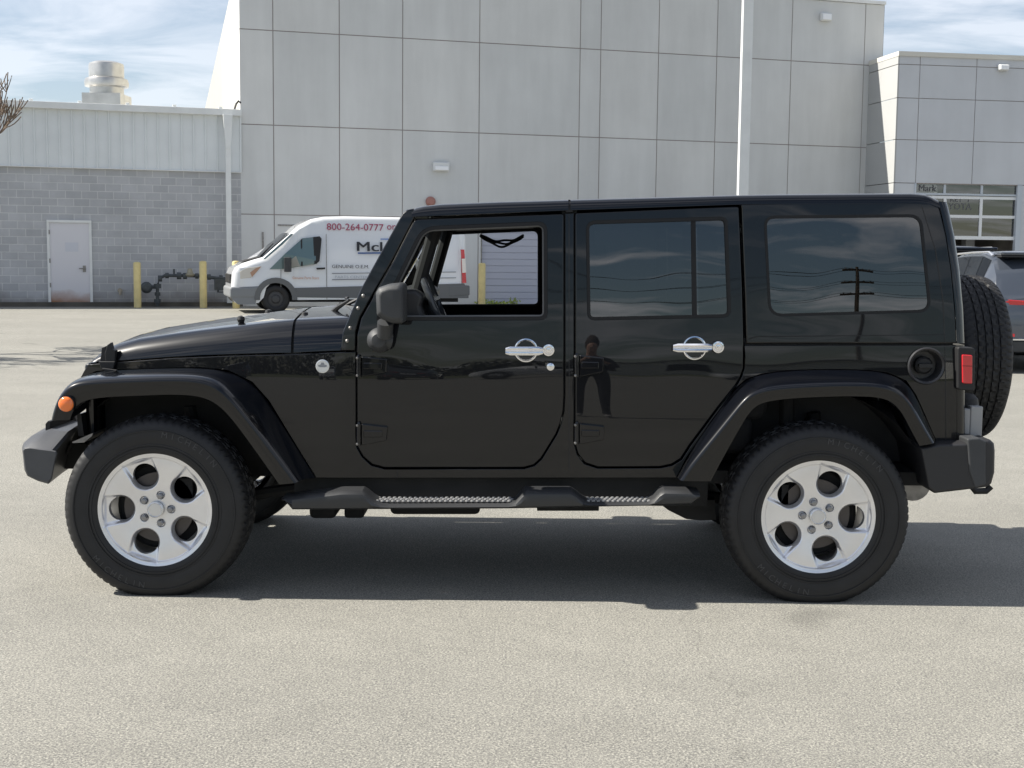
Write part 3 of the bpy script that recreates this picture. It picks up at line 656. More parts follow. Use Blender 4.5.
    for y in (.98, 3.80):
        for sd in (-1, 1):
            c = Vector((sd * .93, y, .36)); wv = empty('wheel', c, root); ax = (-sd, 0, 0); r = .36
            bm = BM(); lathe(bm, [(r*.62, 0), (r*.88, -.01), (r*.96, .02), (r, .05), (r, .2), (r*.9, .24), (r*.6, .24)], c + Vector((sd*.02, 0, 0)), ax, 36); obj('tyre', bm, RUB, wv)
            bm = BM(); lathe(bm, [(r*.64, .0), (r*.60, .04), (r*.22, .03), (r*.18, .01), (0, .008)], c + Vector((sd*.02, 0, 0)), ax, 36); obj('rim', bm, STEEL, wv)
            bm = BM(); lathe(bm, [(r*1.02, -.022), (r*1.18, -.022), (r*1.18, .1), (r*1.0, .1)], c, ax, 36); obj('wheel_arch', bm, PLD, wv)
    return root
mat('car_glass', (.006, .008, .012), .03, spec=.15)
suv = make_suv(GREY, 'grey sport utility car parked tail first behind the spare wheel at the right edge', 'cars parked in the lot')
pt = ongr(986, 373.5); suv.location = (pt.x + .86, pt.y, 0); suv.rotation_euler = (0, 0, radians(-3))
def more(loc, rot, label, pm):
    c = copy_tree(suv); c.scale = (1.07,) * 3; c.location = loc; c.rotation_euler = (0, 0, radians(rot)); c['label'] = label
    for ch in c.children:
        for m_i, sl_ in enumerate(ch.data.materials if ch.type == 'MESH' else []):
            if sl_ == GREY:
                me = ch.data.copy(); me.materials[m_i] = pm; ch.data = me
    return c
more((7.95, 17.4, 0), 0, 'dark blue car parked in front of the glazed garage door, only its roof showing', DKB)
# parked cars on the far side of the lot, behind the photographer: seen mirrored in the black paint
for i, (x, y, r_, pm, lb) in enumerate(((-14, -46, 178, WHT, 'white car parked behind the photographer, leftmost of the row mirrored in the paint'), (-4.5, -47, 184, GREY, 'grey car parked behind the photographer, between two white cars'),
        (3.5, -45, 90, WHT, 'white car parked broadside behind the photographer, mirrored in the rear door'), (13, -46, 90, WHT, 'white car parked broadside near the utility pole behind the photographer'), (-24, -49, 90, DKB, 'dark blue car parked broadside at the far left behind the photographer'))):
    more((x, y, 0), r_, lb, pm)

# ================================================================== VAN
VO = ongr(276, 313.2); VU, VN = WU, WN           # parallel to the wall
def von(px, py, off=0.0): return onwall(px, py, off, VO, VN)
van = empty('delivery_van', Vector((VO.x, VO.y, 0))); tag(van, 'white high roof delivery van with red phone number parked along the concrete wall', 'van')
def vs_(px, py): p = von(px, py); return ((p - VO).dot(VU), p.z)
VWID = 2.05
def vp(s, z, o=0.0): return VO + VU * s + VN * o + Vector((0, 0, z))
sN = vs_(231.5, 290)[0]; sBk = vs_(467, 270)[0]; zR = vs_(345, 216)[1]
prof = [vs_(231.5, 296), vs_(231.5, 286), vs_(232.5, 273), vs_(235, 268), vs_(244, 263), vs_(255, 259.5), vs_(262.5, 257.5), vs_(276, 245.5), vs_(291.4, 233), vs_(300, 225.3), vs_(312.5, 219), vs_(325, 216.6), vs_(345, 216), (sBk - .25, zR - .0), (sBk - .05, zR - .12), (sBk, zR - .5), (sBk, .55), (sBk, .48), vs_(345, 299.5), vs_(294, 300)]
ws = vs_(276, 299)
arch = [(ws[0] + .47 * cos(a), .40 + .47 * sin(a)) for a in [radians(d) for d in (0, 25, 50, 75, 100, 125, 150, 180)]]
prof += arch + [vs_(252, 303), vs_(236, 303)]
def tumble(z): return -.13 * max(0, (z - 1.3)) ** 1.3
bm = BM(); rows = []
def vrow(t):         # t 0..1 across the width, edges rolled
    off = -VWID * t; k = min(t, 1 - t); ins = .10 * max(0, 1 - k / .06) ** 2
    r_ = []
    cxm, czm = (sN + sBk) / 2, 1.3
    for (s, z) in prof:
        ss = s + (ins if s < sN + 1.2 else (-ins if s > sBk - .3 else 0)) * 1.6; zq = z - (ins if z > 1.2 else 0)
        r_.append(vp(ss, zq, off + (tumble(z) * (1 - 2 * t))))
    return r_
for t_ in (0, .015, .03, .06, .2, .4, .6, .8, .94, .97, .985, 1): rows.append(vrow(t_))
loft(bm, rows, closed_u=True, caps=False)
for rr in (0, -1):
    pass
f0 = [v for v in bm.verts][:len(prof)]; bm.faces.new(f0); f1 = [v for v in bm.verts][-len(prof):]; bm.faces.new(f1)
bmesh.ops.triangulate(bm, faces=[f for f in bm.faces if len(f.verts) > 4])
obj('body', bm, WHT, van, smooth=30)
def vpanel(name, pts, m, off, parent=van, th=.01, bev=None):
    """thin plate on the van's near side, points in image coordinates"""
    P = [vp(*vs_(*q)) for q in pts]; P = [p + VN * (tumble(p.z) + off) for p in P]
    bm = BM(); prism(bm, P, VN * -th); return obj(name, bm, m, parent, smooth=0, bev=bev)
vpanel('lower_cladding', [(293, 288), (464, 283.5), (468.5, 290), (468.5, 298.2), (440, 298.2), (345, 298), (296.5, 297.3)], mat('van_cladding', (.12, .125, .13), .55), .012, th=.05)
bm = BM(); prism(bm, [vp(sN - .05, .38, .03), vp(vs_(256, 300)[0], .38, .03), vp(vs_(257, 290)[0], .55, .03), vp(vs_(262, 287)[0], .70, .03), vp(sN - .05, .66, .03)], VN * -(VWID + .06))
obj('front_bumper', bm, mat('van_bumper', (.20, .21, .22), .5), van, smooth=0, bev=.06)
vpanel('front_lower_cladding', [(231.8, 287.5), (262, 287.5), (257, 296), (255.5, 304), (238, 304.5), (232, 299)], MATS['van_bumper'], .014, th=.05)
bm = BM(); prism(bm, [vp(sBk - .5, .42, .02), vp(sBk + .08, .46, .02), vp(sBk + .08, .72, .02), vp(sBk - .5, .72, .02)], VN * -(VWID + .04)); obj('rear_bumper', bm, MATS['van_cladding'], van, smooth=0, bev=.03)
cab = [(269.5, 269.2), (285, 253.8), (303, 238.2), (320, 236.2), (322, 238.6), (319.5, 261), (316.5, 263.8), (285, 268.9)]
vpanel('cab_window', cab, mat('van_side_glass', (.10, .15, .15), .04, coat=1, spec=.8), .006)
vpanel('window_post', [(301, 239.8), (302.4, 238.4), (302.8, 266), (301, 266.2)], PLD, .012)
vpanel('window_post', [(313.5, 237), (320, 236.3), (322, 238.6), (319.5, 261), (316.5, 263.8), (314.3, 264)], PLD, .012)
vpanel('seat_and_cargo', [(288, 262), (296, 256), (300, 266), (288, 268)], mat('cab_interior', (.32, .31, .27), .7), .010)
bm = BM()
def wrow(px, py, a, b_, ds=-.02, dz=.02):
    s, z = vs_(px, py); return [vp(s + ds, z + dz, -a), vp(s + ds - .05, z + dz, -VWID / 2), vp(s + ds, z + dz, -b_)]
loft(bm, [wrow(263.5, 258, .12, VWID - .12), wrow(276, 245.6, .15, VWID - .15), wrow(290.5, 233.4, .2, VWID - .2)])
obj('windscreen', bm, MATS['car_glass'], van, smooth=30)
vpanel('windscreen_edge', [(262.8, 259.2), (291.5, 233.4), (293.6, 234.2), (283, 244.4), (265.4, 259.2)], MATS['van_side_glass'], .008, th=.02)
vpanel('headlight', [(240.3, 278.6), (239.8, 271.6), (246, 268), (261.5, 266), (257, 272), (250.8, 277.8)], mat('van_headlight', (.58, .55, .5), .2, coat=1), .014, th=.06, bev=.01)
vpanel('indicator', [(252, 277), (261, 266.6), (256, 268), (250, 272.5)], mat('amber_smoke', (.42, .25, .17), .3), .02, th=.03)
vpanel('door_seam', [(280.6, 269.5), (281.2, 269.5), (281.2, 287), (280.6, 287)], STEEL, .004, th=.004)
vpanel('door_seam', [(326.4, 234), (327.0, 234), (327.2, 300), (326.6, 300)], STEEL, .004, th=.004)
vpanel('door_handle', [(316, 267.8), (325, 267.4), (325, 269.2), (317, 269.6)], PLD, .04, th=.04)
vpanel('tail_light', [(461, 249.5), (464.5, 249.5), (466.3, 283), (462.3, 283)], REDL, .02, th=.08)
vpanel('tail_light_lens', [(461.6, 258.8), (465.2, 258.6), (466.0, 272.5), (462.2, 272.8)], mat('white_lens', (.8, .75, .7), .2), .03, th=.02)
c = von(287, 264, .16); bm = BM(); box(bm, (-.06, -.1, -.2), (.1, .1, .17), Matrix.Translation(c)); tube(bm, [c, c - VN * .2 - Vector((0, 0, .1))], .04, 8); obj('wing_mirror', bm, PLA, van, smooth=0, bev=.03)
bm = BM(); a_ = vs_(254, 261); prism(bm, [vp(a_[0] - .25, a_[1] - .02, -.3), vp(a_[0] + .3, a_[1] + .14, -.3), vp(a_[0] + .3, a_[1] + .10, -.3)], VN * -1.2); tube(bm, [vp(a_[0] + .2, a_[1] + .12, -.5), vp(a_[0] + .55, a_[1] + .45, -.6)], .015, 6); obj('cowl_vent', bm, PLD, van, smooth=0)
bm = BM(); wbox(bm, sN - .02, sN + .04, .75, .98, -1.75, -.3, vp); obj('grille', bm, PLD, van, smooth=0, bev=.02)
for sw_ in (ws[0], ws[0] + 3.75):
    bm = BM(); rws = []
    for k in range(15):
        a = radians(-12 + 204 * k / 14); rws.append([vp(sw_ + .462 * cos(a), .40 + .462 * sin(a), -.008), vp(sw_ + .462 * cos(a), .40 + .462 * sin(a), -.55)])
    loft(bm, rws); fcs = [bm.verts.new(r_[1]) for r_ in [(None, vp(sw_ + .462 * cos(radians(-12 + 204 * k / 14)), .40 + .462 * sin(radians(-12 + 204 * k / 14)), -.55)) for k in range(15)]]; bm.faces.new(fcs)
    obj('wheel_liner', bm, UND, van)
for (s_, o_) in ((ws[0], -.02), (ws[0] + 3.75, -.02), (ws[0], -VWID + .24), (ws[0] + 3.75, -VWID + .24)):
    c = vp(s_, .36, o_); wv = empty('wheel', c, van); ax = VN * -1
    bm = BM(); lathe(bm, [(.20, .02), (.23, 0), (.31, 0), (.345, .02), (.36, .05), (.36, .17), (.33, .22), (.2, .22)], c, ax, 40); obj('tyre', bm, RUB, wv)
    bm = BM(); lathe(bm, [(.21, .02), (.19, .05), (.12, .04), (.09, .01), (.03, 0), (0, 0)], c, ax, 40); obj('rim', bm, mat('dark_steel_rim', (.06, .06, .062), .5, .3), wv)
bm = BM()
a0_, a1_ = radians(-5), radians(185); rws = []
for k in range(17):
    a = a0_ + (a1_ - a0_) * k / 16; c_, s_ = cos(a), sin(a)
    rws.append([vp(ws[0] + .405 * c_, .37 + .40 * s_, .025), vp(ws[0] + .54 * c_, .38 + .52 * s_, .03), vp(ws[0] + .55 * c_, .38 + .53 * s_, -.05)])
loft(bm, rws); obj('wheel_arch_trim', bm, MATS['van_cladding'], van)
bm = BM(); wbox(bm, ws[0] - .5, ws[0] + .5, .3, .9, -1.9, -.3, vp); wbox(bm, sN + .3, sBk - .2, .28, .5, -1.9, -.15, vp); obj('underbody', bm, UND, van, smooth=0)
def vtext(body, px0, px1, pyb, m, hpx=None, bold=.0, name='lettering', off=.006):
    tb = text_bm(body, 1.0, bold, .002); xs = [v.co.x for v in tb.verts]; ys = [v.co.y for v in tb.verts]
    s0_, z0_ = vs_(px0, pyb); s1_ = vs_(px1, pyb)[0]; kx = (s1_ - s0_) / (max(xs) - min(xs)); ky = kx if not hpx else (vs_(px0, pyb - hpx)[1] - z0_) / (max(ys) - min(0, min(ys)))
    mt = Matrix.Translation(vp(s0_, z0_, off + tumble(z0_ + .1))) @ Matrix.Rotation(0, 4, 'X') @ Matrix((VU, Vector((0, 0, 1)) + VN * (tumble(z0_ + .2) - tumble(z0_)) / .2, VN)).transposed().to_4x4() @ Matrix.Diagonal((kx, ky, 1, 1)) @ Matrix.Translation((-min(xs), 0, 0))
    bm = BM(); join(bm, tb, mt); obj(name, bm, m, van, smooth=0)
MAR = mat('maroon_lettering', (.36, .045, .10), .5); BLT = mat('black_lettering', (.015, .015, .02), .5); BLU = mat('blue_lettering', (.06, .17, .48), .5); GRL = mat('grey_lettering', (.18, .19, .21), .5)
vtext('800-264-0777', 327.5, 384.5, 229.8, MAR, 6.8, 0, off=.01); vtext('or', 388, 396.5, 229.5, MAR, 4.6, 0, off=.01)
for k_ in (-.35, 0, .35): vtext('Mcl', 357.5 + k_, 382.5 + k_, 251, BLT, 9.4, 0, off=.008 + .001 * k_); vpanel('underline', [(358, 252.4), (392, 252.2), (392, 253.6), (358, 253.8)], BLU, .006, th=.004)
vpanel('underline', [(381, 238.6), (392, 238.5), (392, 239.6), (381, 239.6)], BLU, .008, th=.004)
vtext('GENUINE O.E.M.', 332, 369, 268, BLT, 3.3, 0)
vpanel('pinstripe', [(332, 273), (456, 271.6), (456, 272.3), (332, 273.8)], GRL, .005, th=.003)
vpanel('pinstripe', [(332, 279.3), (456, 277.4), (456, 278.1), (332, 280.1)], GRL, .005, th=.003)
vtext('PARTS CENTER', 335, 368, 278.2, mat('pale_grey_lettering', (.42, .45, .5), .5), 2.6, 0)
vtext('Genuine Parts Store', 292.5, 319, 279, mat('faded_orange_lettering', (.62, .36, .26), .5), 2.6, 0)

# ================================================================== BARE TREE (left, trunk just outside the frame)
tb_ = Vector((-9.45, 13.4, 0)); tree = empty('bare_tree', tb_); tag(tree, 'leafless brown tree reaching into the left edge of the photo', 'tree')
BARK = mat('grey_brown_bark', (.16, .12, .09), .9, noise=(8, .3))
bmT, bmB = BM(), BM()
def grow(p, d, r, ln, lev, bmx):
    pts = [p]; rs_ = [r]; n = 4
    for i in range(n):
        d = (d + Vector((random.gauss(0, .10), random.gauss(0, .10), random.gauss(0, .05) + .03 * lev))).normalized(); p = p + d * ln / n; pts.append(p); rs_.append(max(.0085, r * (1 - .55 * (i + 1) / n)))
    tube(bmx, pts, rs_, 6 if lev < 3 else 4, caps=False)
    if lev >= 6: return
    k = 3 if lev < 4 else 5
    for j_ in range(k):
        i = random.choice((2, 3, 4)) if j_ else 4
        ax = Vector((random.gauss(0, 1), random.gauss(0, 1), random.gauss(0, .5))).normalized()
        nd = (d + ax * random.uniform(.55, 1.0)).normalized()
        grow(pts[i], nd, rs_[i] * .72, ln * random.uniform(.66, .82), lev + 1, bmB)
grow(tb_, Vector((0.06, 0, 1)), .13, 1.6, 0, bmT)
vv = list(bmT.verts) + list(bmB.verts); k_ = 4.7 / max(v.co.z for v in vv)
for v in vv: v.co = tb_ + (v.co - tb_) * k_; v.co.z = max(v.co.z, 0)
mxp = max(512 + v.co.x / (v.co.y + CAMD) * FPX for v in vv if v.co.z < 4.3); dx_ = (36 - mxp) / FPX * 19
for v in vv: v.co.x += dx_
tree.location.x += dx_; ORG[tree.name].x += dx_
obj('trunk', bmT, BARK, tree); obj('crown', bmB, BARK, tree, smooth=60)

# ================================================================== BEHIND THE PHOTOGRAPHER (seen only mirrored)
up = Vector((27.6, -98, 0)); upo = empty('utility_pole', up); tag(upo, 'tall wooden utility pole with three crossarms behind the photographer, mirrored in the rear glass', 'utility pole')
WOOD = mat('weathered_pole_wood', (.09, .07, .055), .9)
bm = BM(); tube(bm, [up, up + Vector((0, 0, 14.5))], [.24, .17], 12); obj('mast', bm, WOOD, upo)
for z in (14.2, 12.9, 11.6):
    bm = BM(); box(bm, (up.x - 1.5, up.y - .1, z - .1), (up.x + 1.5, up.y + .1, z + .1)); ca = obj('crossarm', bm, WOOD, upo, smooth=0)
    bm = BM()
    for x in (-1.2, -.6, .6, 1.2): lathe(bm, [(.05, 0), (.07, .06), (.04, .15), (0, .16)], up + Vector((x, 0, z + .07)), (0, 0, 1), 8)
    obj('insulator', bm, STEEL, ca)
bm = BM()
for z in (14.4, 13.1, 11.8):
    for x in (-1.2, 1.2):
        for sgn in (-1, 1): tube(bm, [up + Vector((x + sgn * 40 * t, -6 * t * sgn * .5, z - 5 * t * (1 - t))) for t in [k / 12 for k in range(13)]], .018, 4, caps=False)
obj('wires', bm, PLD, upo)
bm = BM()
for i in range(70):
    x = -150 + i * 4.4 + random.uniform(-2, 2); y = -112 + random.uniform(-8, 8); h = random.uniform(2, 5.5); leafy(bm, (x, y, 0), 4.2, h, 320, .55)
tag(obj('distant_woods', bm, mat('spring_woods', (.06, .065, .045), .9, noise=(.2, .4)), None, smooth=0, recalc=False), kind='stuff')
bm = BM(); v = [bm.verts.new(p) for p in ((-200, -58, .004), (200, -58, .004), (200, -300, .004), (-200, -300, .004))]; bm.faces.new(v)
tag(obj('grass_verge', bm, mat('dry_grass', (.10, .11, .05), .95, noise=(1, .3)), smooth=0), kind='structure')

# ================================================================== THE BLACK OFF-ROAD CAR
YC = 0.915
def fbase(z):
    y = .125
    if z > .75: t = min(z, 1.08) - .75; y += .09 * t * t
    if z > 1.08: y += .0594 * (z - 1.08) + .012 * (z - 1.08) ** 2
    if z < .75: y += .05 * (.75 - z) ** 2
    return y
def taper(x):
    t = max(0, -.76 - x); return .06 * t + .07 * t * t
def fy(x, z): return fbase(z) + taper(x)
def fx0(off): return lambda x, z: fy(x, z) + off
def mir(p): return Vector((p[0], 2 * YC - p[1], p[2]))
jc = at(490, 520, YC)
car = empty('off_road_car', Vector((jc.x, YC, 0)))
tag(car, 'glossy black four door off road car with silver alloy wheels in the foreground', 'car')

def panel(name, outer, holes=(), f=fy, m=BLK, parent=None, th=.03, dz=.04, dxs=None, inset=.007, roll=.006, both=True, smooth=40, label=None):
    parent = parent or car
    outer2 = [on(x, y, f) for x, y in outer]; holes2 = [[on(x, y, f) for x, y in h] for h in holes]
    res = []
    for side in ((0, 1) if both else (0,)):
        bm = BM(); edges = []
        for lp in [outer2] + holes2:
            vs2 = [bm.verts.new((p.x, 0, p.z)) for p in lp]
            for i in range(len(vs2)): edges.append(bm.edges.new((vs2[i-1], vs2[i])))
        bmesh.ops.triangle_fill(bm, use_beauty=True, use_dissolve=False, edges=edges)
        for fc in bm.faces:
            fc.normal_update()
            if fc.normal.y > 0: fc.normal_flip()
        bmesh.ops.dissolve_limit(bm, angle_limit=.01, verts=[], edges=bm.edges[:]) if False else None
        if inset:
            bmesh.ops.inset_region(bm, faces=bm.faces[:], thickness=inset, depth=0, use_boundary=True, use_even_offset=True)
        lay = bm.verts.layers.float.new('push')
        for v in bm.verts:
            if any(e.is_boundary for e in v.link_edges): v[lay] = roll
        zmin = min(v.co.z for v in bm.verts); zmax = max(v.co.z for v in bm.verts)
        z = math.ceil(zmin / dz) * dz
        while z < zmax:
            bmesh.ops.bisect_plane(bm, geom=bm.verts[:] + bm.edges[:] + bm.faces[:], plane_co=(0, 0, z + 1e-5), plane_no=(0, 0, 1)); z += dz
        for x in (dxs or ()):
            bmesh.ops.bisect_plane(bm, geom=bm.verts[:] + bm.edges[:] + bm.faces[:], plane_co=(x, 0, 0), plane_no=(1, 0, 0))
        for v in bm.verts: v.co.y = f(v.co.x, v.co.z) + v[lay]
        be = [e for e in bm.edges if e.is_boundary]
        if th:
            r = bmesh.ops.extrude_edge_only(bm, edges=be)
            for v in r['geom']:
                if isinstance(v, bmesh.types.BMVert): v.co.y += th
        if side:
            for v in bm.verts: v.co.y = 2 * YC - v.co.y
        bmesh.ops.recalc_face_normals(bm, faces=bm.faces[:])
        # an open sheet: make the skin look outwards
        tot = sum(fc.normal.y * fc.calc_area() for fc in bm.faces)
        if (tot > 0) != bool(side): bmesh.ops.reverse_faces(bm, faces=bm.faces[:])
        # the skin's true normals, so that reflections run smoothly over the pressed sheet
        nl = []; bm.verts.index_update(); bm.normal_update(); e_ = .004
        for v in bm.verts:
            if v[lay] < 1e-6:
                x_, z_ = v.co.x, v.co.z; n_ = Vector(((f(x_ + e_, z_) - f(x_ - e_, z_)) / (2 * e_), -1, (f(x_, z_ + e_) - f(x_, z_ - e_)) / (2 * e_))).normalized()
                if side: n_.y = -n_.y
                nl.append(tuple(n_))
            else: nl.append(tuple(v.normal))
        o = obj(name, bm, m, parent, smooth=smooth, recalc=False)
        o.data.normals_split_custom_set_from_vertices(nl)
        if label: o['label'] = label
        res.append(o)
    return res
def both(fn):
    """run a builder for the near side and for the mirrored far side"""
    return [fn(lambda p: Vector(p)), fn(mir)]
TX = [-.8 - .08 * k for k in range(16)]

# --- doors
FD = [(415,219),(564,213.5),(564,395),(563.2,411),(560,424),(556,434),(541,458.5),(534,465),(524,467.8),(384,467.8),(372,464.5),(363,456.5),(357.6,447),(357,436),(357,335),(361,318.5),(394.5,259)]
FD = rounded(FD, [3,3]+[0]*15)
FW_P, FW_R = [(422.5,227.3),(546.5,222.2),(546.8,319.3),(376.5,320.0)], [14,9,7,3]
FWIN = rounded(FW_P, FW_R, 6)
RD = [(575,212.7),(739,206),(742.5,290),(743.8,342),(743.5,368),(741,376),(736,385),(718,407.5),(690,445),(681,459),(672,464.5),(660,467),(598,467.3),(585,463),(578,454),(575,443)]
RD = rounded(RD, [3,3]+[0]*14)
RWIN = rounded([(586.8,221.6),(726.8,217.4),(730.6,316.6),(588.2,319.6)], [9,7,8,7], 6)
fdn, fdf = panel('front_door', FD, [offset(FWIN, -.5)], th=.035)
rdn, rdf = panel('rear_door', RD, [offset(RWIN, -.5)], th=.035)
def strip(name, outline, o_out, o_in, off, m, parent, th=.02):
    return panel(name, offset(outline, o_out), [offset(outline, o_in)], f=fx0(off), m=m, parent=parent, th=th, inset=0, roll=0, both=False)[0]
def strip2(name, outline, o_out, o_in, off, m, parents, th=.02):
    a = panel(name, offset(outline, o_out), [offset(outline, o_in)], f=fx0(off), m=m, parent=parents[0], th=th, inset=0, roll=0, both=True)
    a[1].parent = parents[1]; return a
_c = panel('window_seal', rounded(offset(FW_P, .6), [15, 10, 7, 3], 6), [rounded(offset(FW_P, -2.8), [11, 7, 5, 2], 6)], f=fx0(-.004), m=SEAL, parent=fdn, th=.02, inset=0, roll=0); _c[1].parent = fdf 
FW_O = rounded(offset(FW_P, -1.2), [13, 8, 6, 3], 6); FW_I = rounded(offset(FW_P, -4.2), [9, 5, 3, 1], 6)
_c = panel('inner_frame', FW_O, [FW_I], f=fx0(.012), m=mat('window_channel', (.13, .13, .135), .4), parent=fdn, th=.04, inset=0, roll=0, both=False)
strip2('window_seal', RWIN, .6, -2.4, -.004, SEAL, (rdn, rdf))
g_ = panel('window_pane', offset(RWIN, -1.5), f=fx0(.010), m=GTINT, parent=rdn, th=0, inset=0, roll=0, dz=.03); g_[1].parent = rdf
d_ = panel('window_divider', [(691, 220), (695.6, 219.8), (697, 316), (692.3, 316)], f=fx0(.004), m=SEAL, parent=rdn, th=.02, inset=0, roll=0); d_[1].parent = rdf
# lowered driver and passenger glass leaves only its top edge in the channel

# --- body side: fender, pillars, sill, rear quarter
FLB = [(76,421),(77,408),(78.5,396),(81,385),(86,376),(96,371.5),(112,370),(140,369),(170,368),(200,367.6),(228,370.5),(252,382),(269,401),(316,478)]
RLB = [(676.5,478),(687,457),(715.5,415.5),(736,388),(746.8,379),(762,373.9),(785.8,370.7),(815,369.6),(845,369.5),(870,370.5),(888.8,373),(906.5,381),(916,395),(925,415),(936,441)]
fo = offset(FD, 1.25); ro = offset(RD, 1.25)
def seg(poly, test): return [p for p in poly if test(p)]
# the door outlines as open runs: down the front edge, along the bottom, up the rear edge
def run(poly, start, end):
    i0 = min(range(len(poly)), key=lambda i: (poly[i][0]-start[0])**2 + (poly[i][1]-start[1])**2)
    i1 = min(range(len(poly)), key=lambda i: (poly[i][0]-end[0])**2 + (poly[i][1]-end[1])**2)
    out = [poly[i0]]; i = i0
    while i != i1: i = (i - 1) % len(poly); out.append(poly[i])
    return out
fr_ = run(fo, (355.7, 436), (565.3, 213)); rr_ = run(ro, (573.7, 212.5), (745, 342))
bodyo = [(341, 352.2), (355.7, 352.0)] + fr_ + rr_ + [(745.3, 345.4), (957.0, 345.4), (957.3, 380), (957.2, 442.5), (937, 442.5)] + RLB[::-1] + FLB[::-1] + [(72.5, 421), (73.5, 405), (75.5, 391), (78.5, 381), (83.5, 371.5), (88, 364.5), (114, 362.6), (170, 358.4), (230, 355.8), (291, 354.4)]
bodyo = [p for i, p in enumerate(bodyo) if (Vector(p) - Vector(bodyo[i-1])).length > .3]
FUEL = [(926 + 16.5 * cos(2*pi*k/28), 365.9 + 16.5 * sin(2*pi*k/28)) for k in range(28)]
bsn, bsf = panel('body_side', bodyo, [FUEL], th=.05, dxs=TX, inset=.0028)
# dark backing behind the gaps
panel('gap_backing', [(742, 338), (953, 338), (953, 352), (742, 352)], f=fx0(.028), m=PLD, parent=bsn, th=0, inset=0, roll=0, both=False)
panel('gap_backing', [(352, 346), (362, 346), (372, 440), (384, 474), (352, 474)], f=fx0(.034), m=PLD, parent=bsn, th=0, inset=0, roll=0, both=False)
panel('gap_backing', [(562, 209), (577, 209), (577, 474), (562, 474)], f=fx0(.034), m=PLD, parent=bsn, th=0, inset=0, roll=0, both=False)
# seams
for pts in ([(396.7, 469.8), (397.7, 469.8), (397.7, 477.5), (396.7, 477.5)], [(944.6, 346.2), (945.3, 346.2), (946.3, 441), (945.6, 441)], [(568.6, 214), (569.4, 214), (569.4, 470), (568.6, 470)]):
    panel('seam', pts, f=fx0(-.0012), m=PLD, parent=bsn, th=0, inset=0, roll=0, both=False)

# --- windscreen frame
AP = [(340.5,350.8),(342.3,333),(361,288.5),(381,252),(402.5,213.4),(407,209.8),(413.5,208.6),(414.6,217.6),(393.2,259),(360,317.6),(355.8,332),(355.5,350.8)]
apn, apf = panel('windscreen_pillar', AP, f=fx0(.004), th=.07)
for (px, py) in ((363.3, 295.8), (358.2, 308.2), (350.3, 328), (347.2, 341)):
    for q in (0, 1):
        p = on(px, py, fy); p = mir(p) if q else p; bm = BM(); lathe(bm, [(.009, .003), (.008, -.004), (.004, -.008), (0, -.009)], p, (0, 1 if not q else -1, 0), 10)
        obj('bolt', bm, STEEL, (apn, apf)[q])
pT, pB = on(408, 212, fy), on(352, 330, fy)
bm = BM(); a = on(411, 208.8, fy); b_ = on(418, 216, fy)
box(bm, (a.x - .01, a.y + .03, b_.z - .03), (a.x + .09, 2 * YC - a.y - .03, a.z - .004)); obj('header_rail', bm, BLK, car, smooth=0, bev=.02)
bm = BM(); g1_, g2_ = on(348, 331, fy), on(405.5, 213.5, fy)
loft(bm, [[g1_ + Vector((.0, .03, 0)), Vector((g1_.x - .05, YC, g1_.z)), mir(g1_) + Vector((0, -.03, 0))], [g2_ + Vector((0, .03, 0)), Vector((g2_.x - .04, YC, g2_.z)), mir(g2_) + Vector((0, -.03, 0))]])
obj('windscreen', bm, GCLR, car, smooth=60)

# --- hood and cowl
HX  = [89.5, 92, 97, 104, 114, 135, 170, 199, 238, 270, 290.5]
HB  = [362, 361.9, 361.7, 361.4, 360.9, 359.4, 356.9, 355.3, 353.9, 353.1, 352.8]
HS  = [360.5, 356, 351, 346.8, 343, 338, 333.2, 329.6, 325.3, 321.6, 319.8]
def hrow(px, pb, ps, crown, y_in=0.0):
    b_ = on(px, pb, fx0(-.002)); s_ = on(px, ps, lambda x, z: fy(x, b_.z) + .085)
    zb, zs = b_.z, s_.z; yb = b_.y; X = b_.x; row = []
    hh = zs - zb
    for t in range(0, 9):
        a = pi / 2 * t / 8; row.append(Vector((X, yb + .012 + (.085 * (1 - cos(a) ** 1.3) if True else 0) + .01 * sin(a), zb + hh * (sin(a) ** .9 if t else 0))))
    y0 = row[-1].y
    for u in (.12, .3, .5, .75, 1): row.append(Vector((X - .03 * u, y0 + (YC - y0) * u, zs + crown * (1 - (1 - u) ** 2))))
    return row + [mir(p) for p in row[-2::-1]]
rows = [hrow(x, b_, s_, .004 + .026 * i / 10) for i, (x, b_, s_) in enumerate(zip(HX, HB, HS))]
bm = BM(); loft(bm, rows); r0 = rows[0]
hood = obj('hood', bm, BLK, car, smooth=60)
CX, CB_, CS_ = [293.2, 315, 339.7, 347], [352.6, 351.6, 350.6, 350.4], [319.6, 318.6, 317.6, 317.3]
rows2 = [hrow(x, b_, s_, .03) for x, b_, s_ in zip(CX, CB_, CS_)]
bm = BM(); loft(bm, rows2); cowl = obj('cowl', bm, BLK, car, smooth=60)
bm = BM(); loft(bm, [[p + Vector((-.04, .024 if p.y < YC else -.024, -.014)) for p in rows2[0]], [p + Vector((.03, .016 if p.y < YC else -.016, -.014)) for p in rows2[0]]]); obj('cowl_gap', bm, PLD, car, smooth=60)
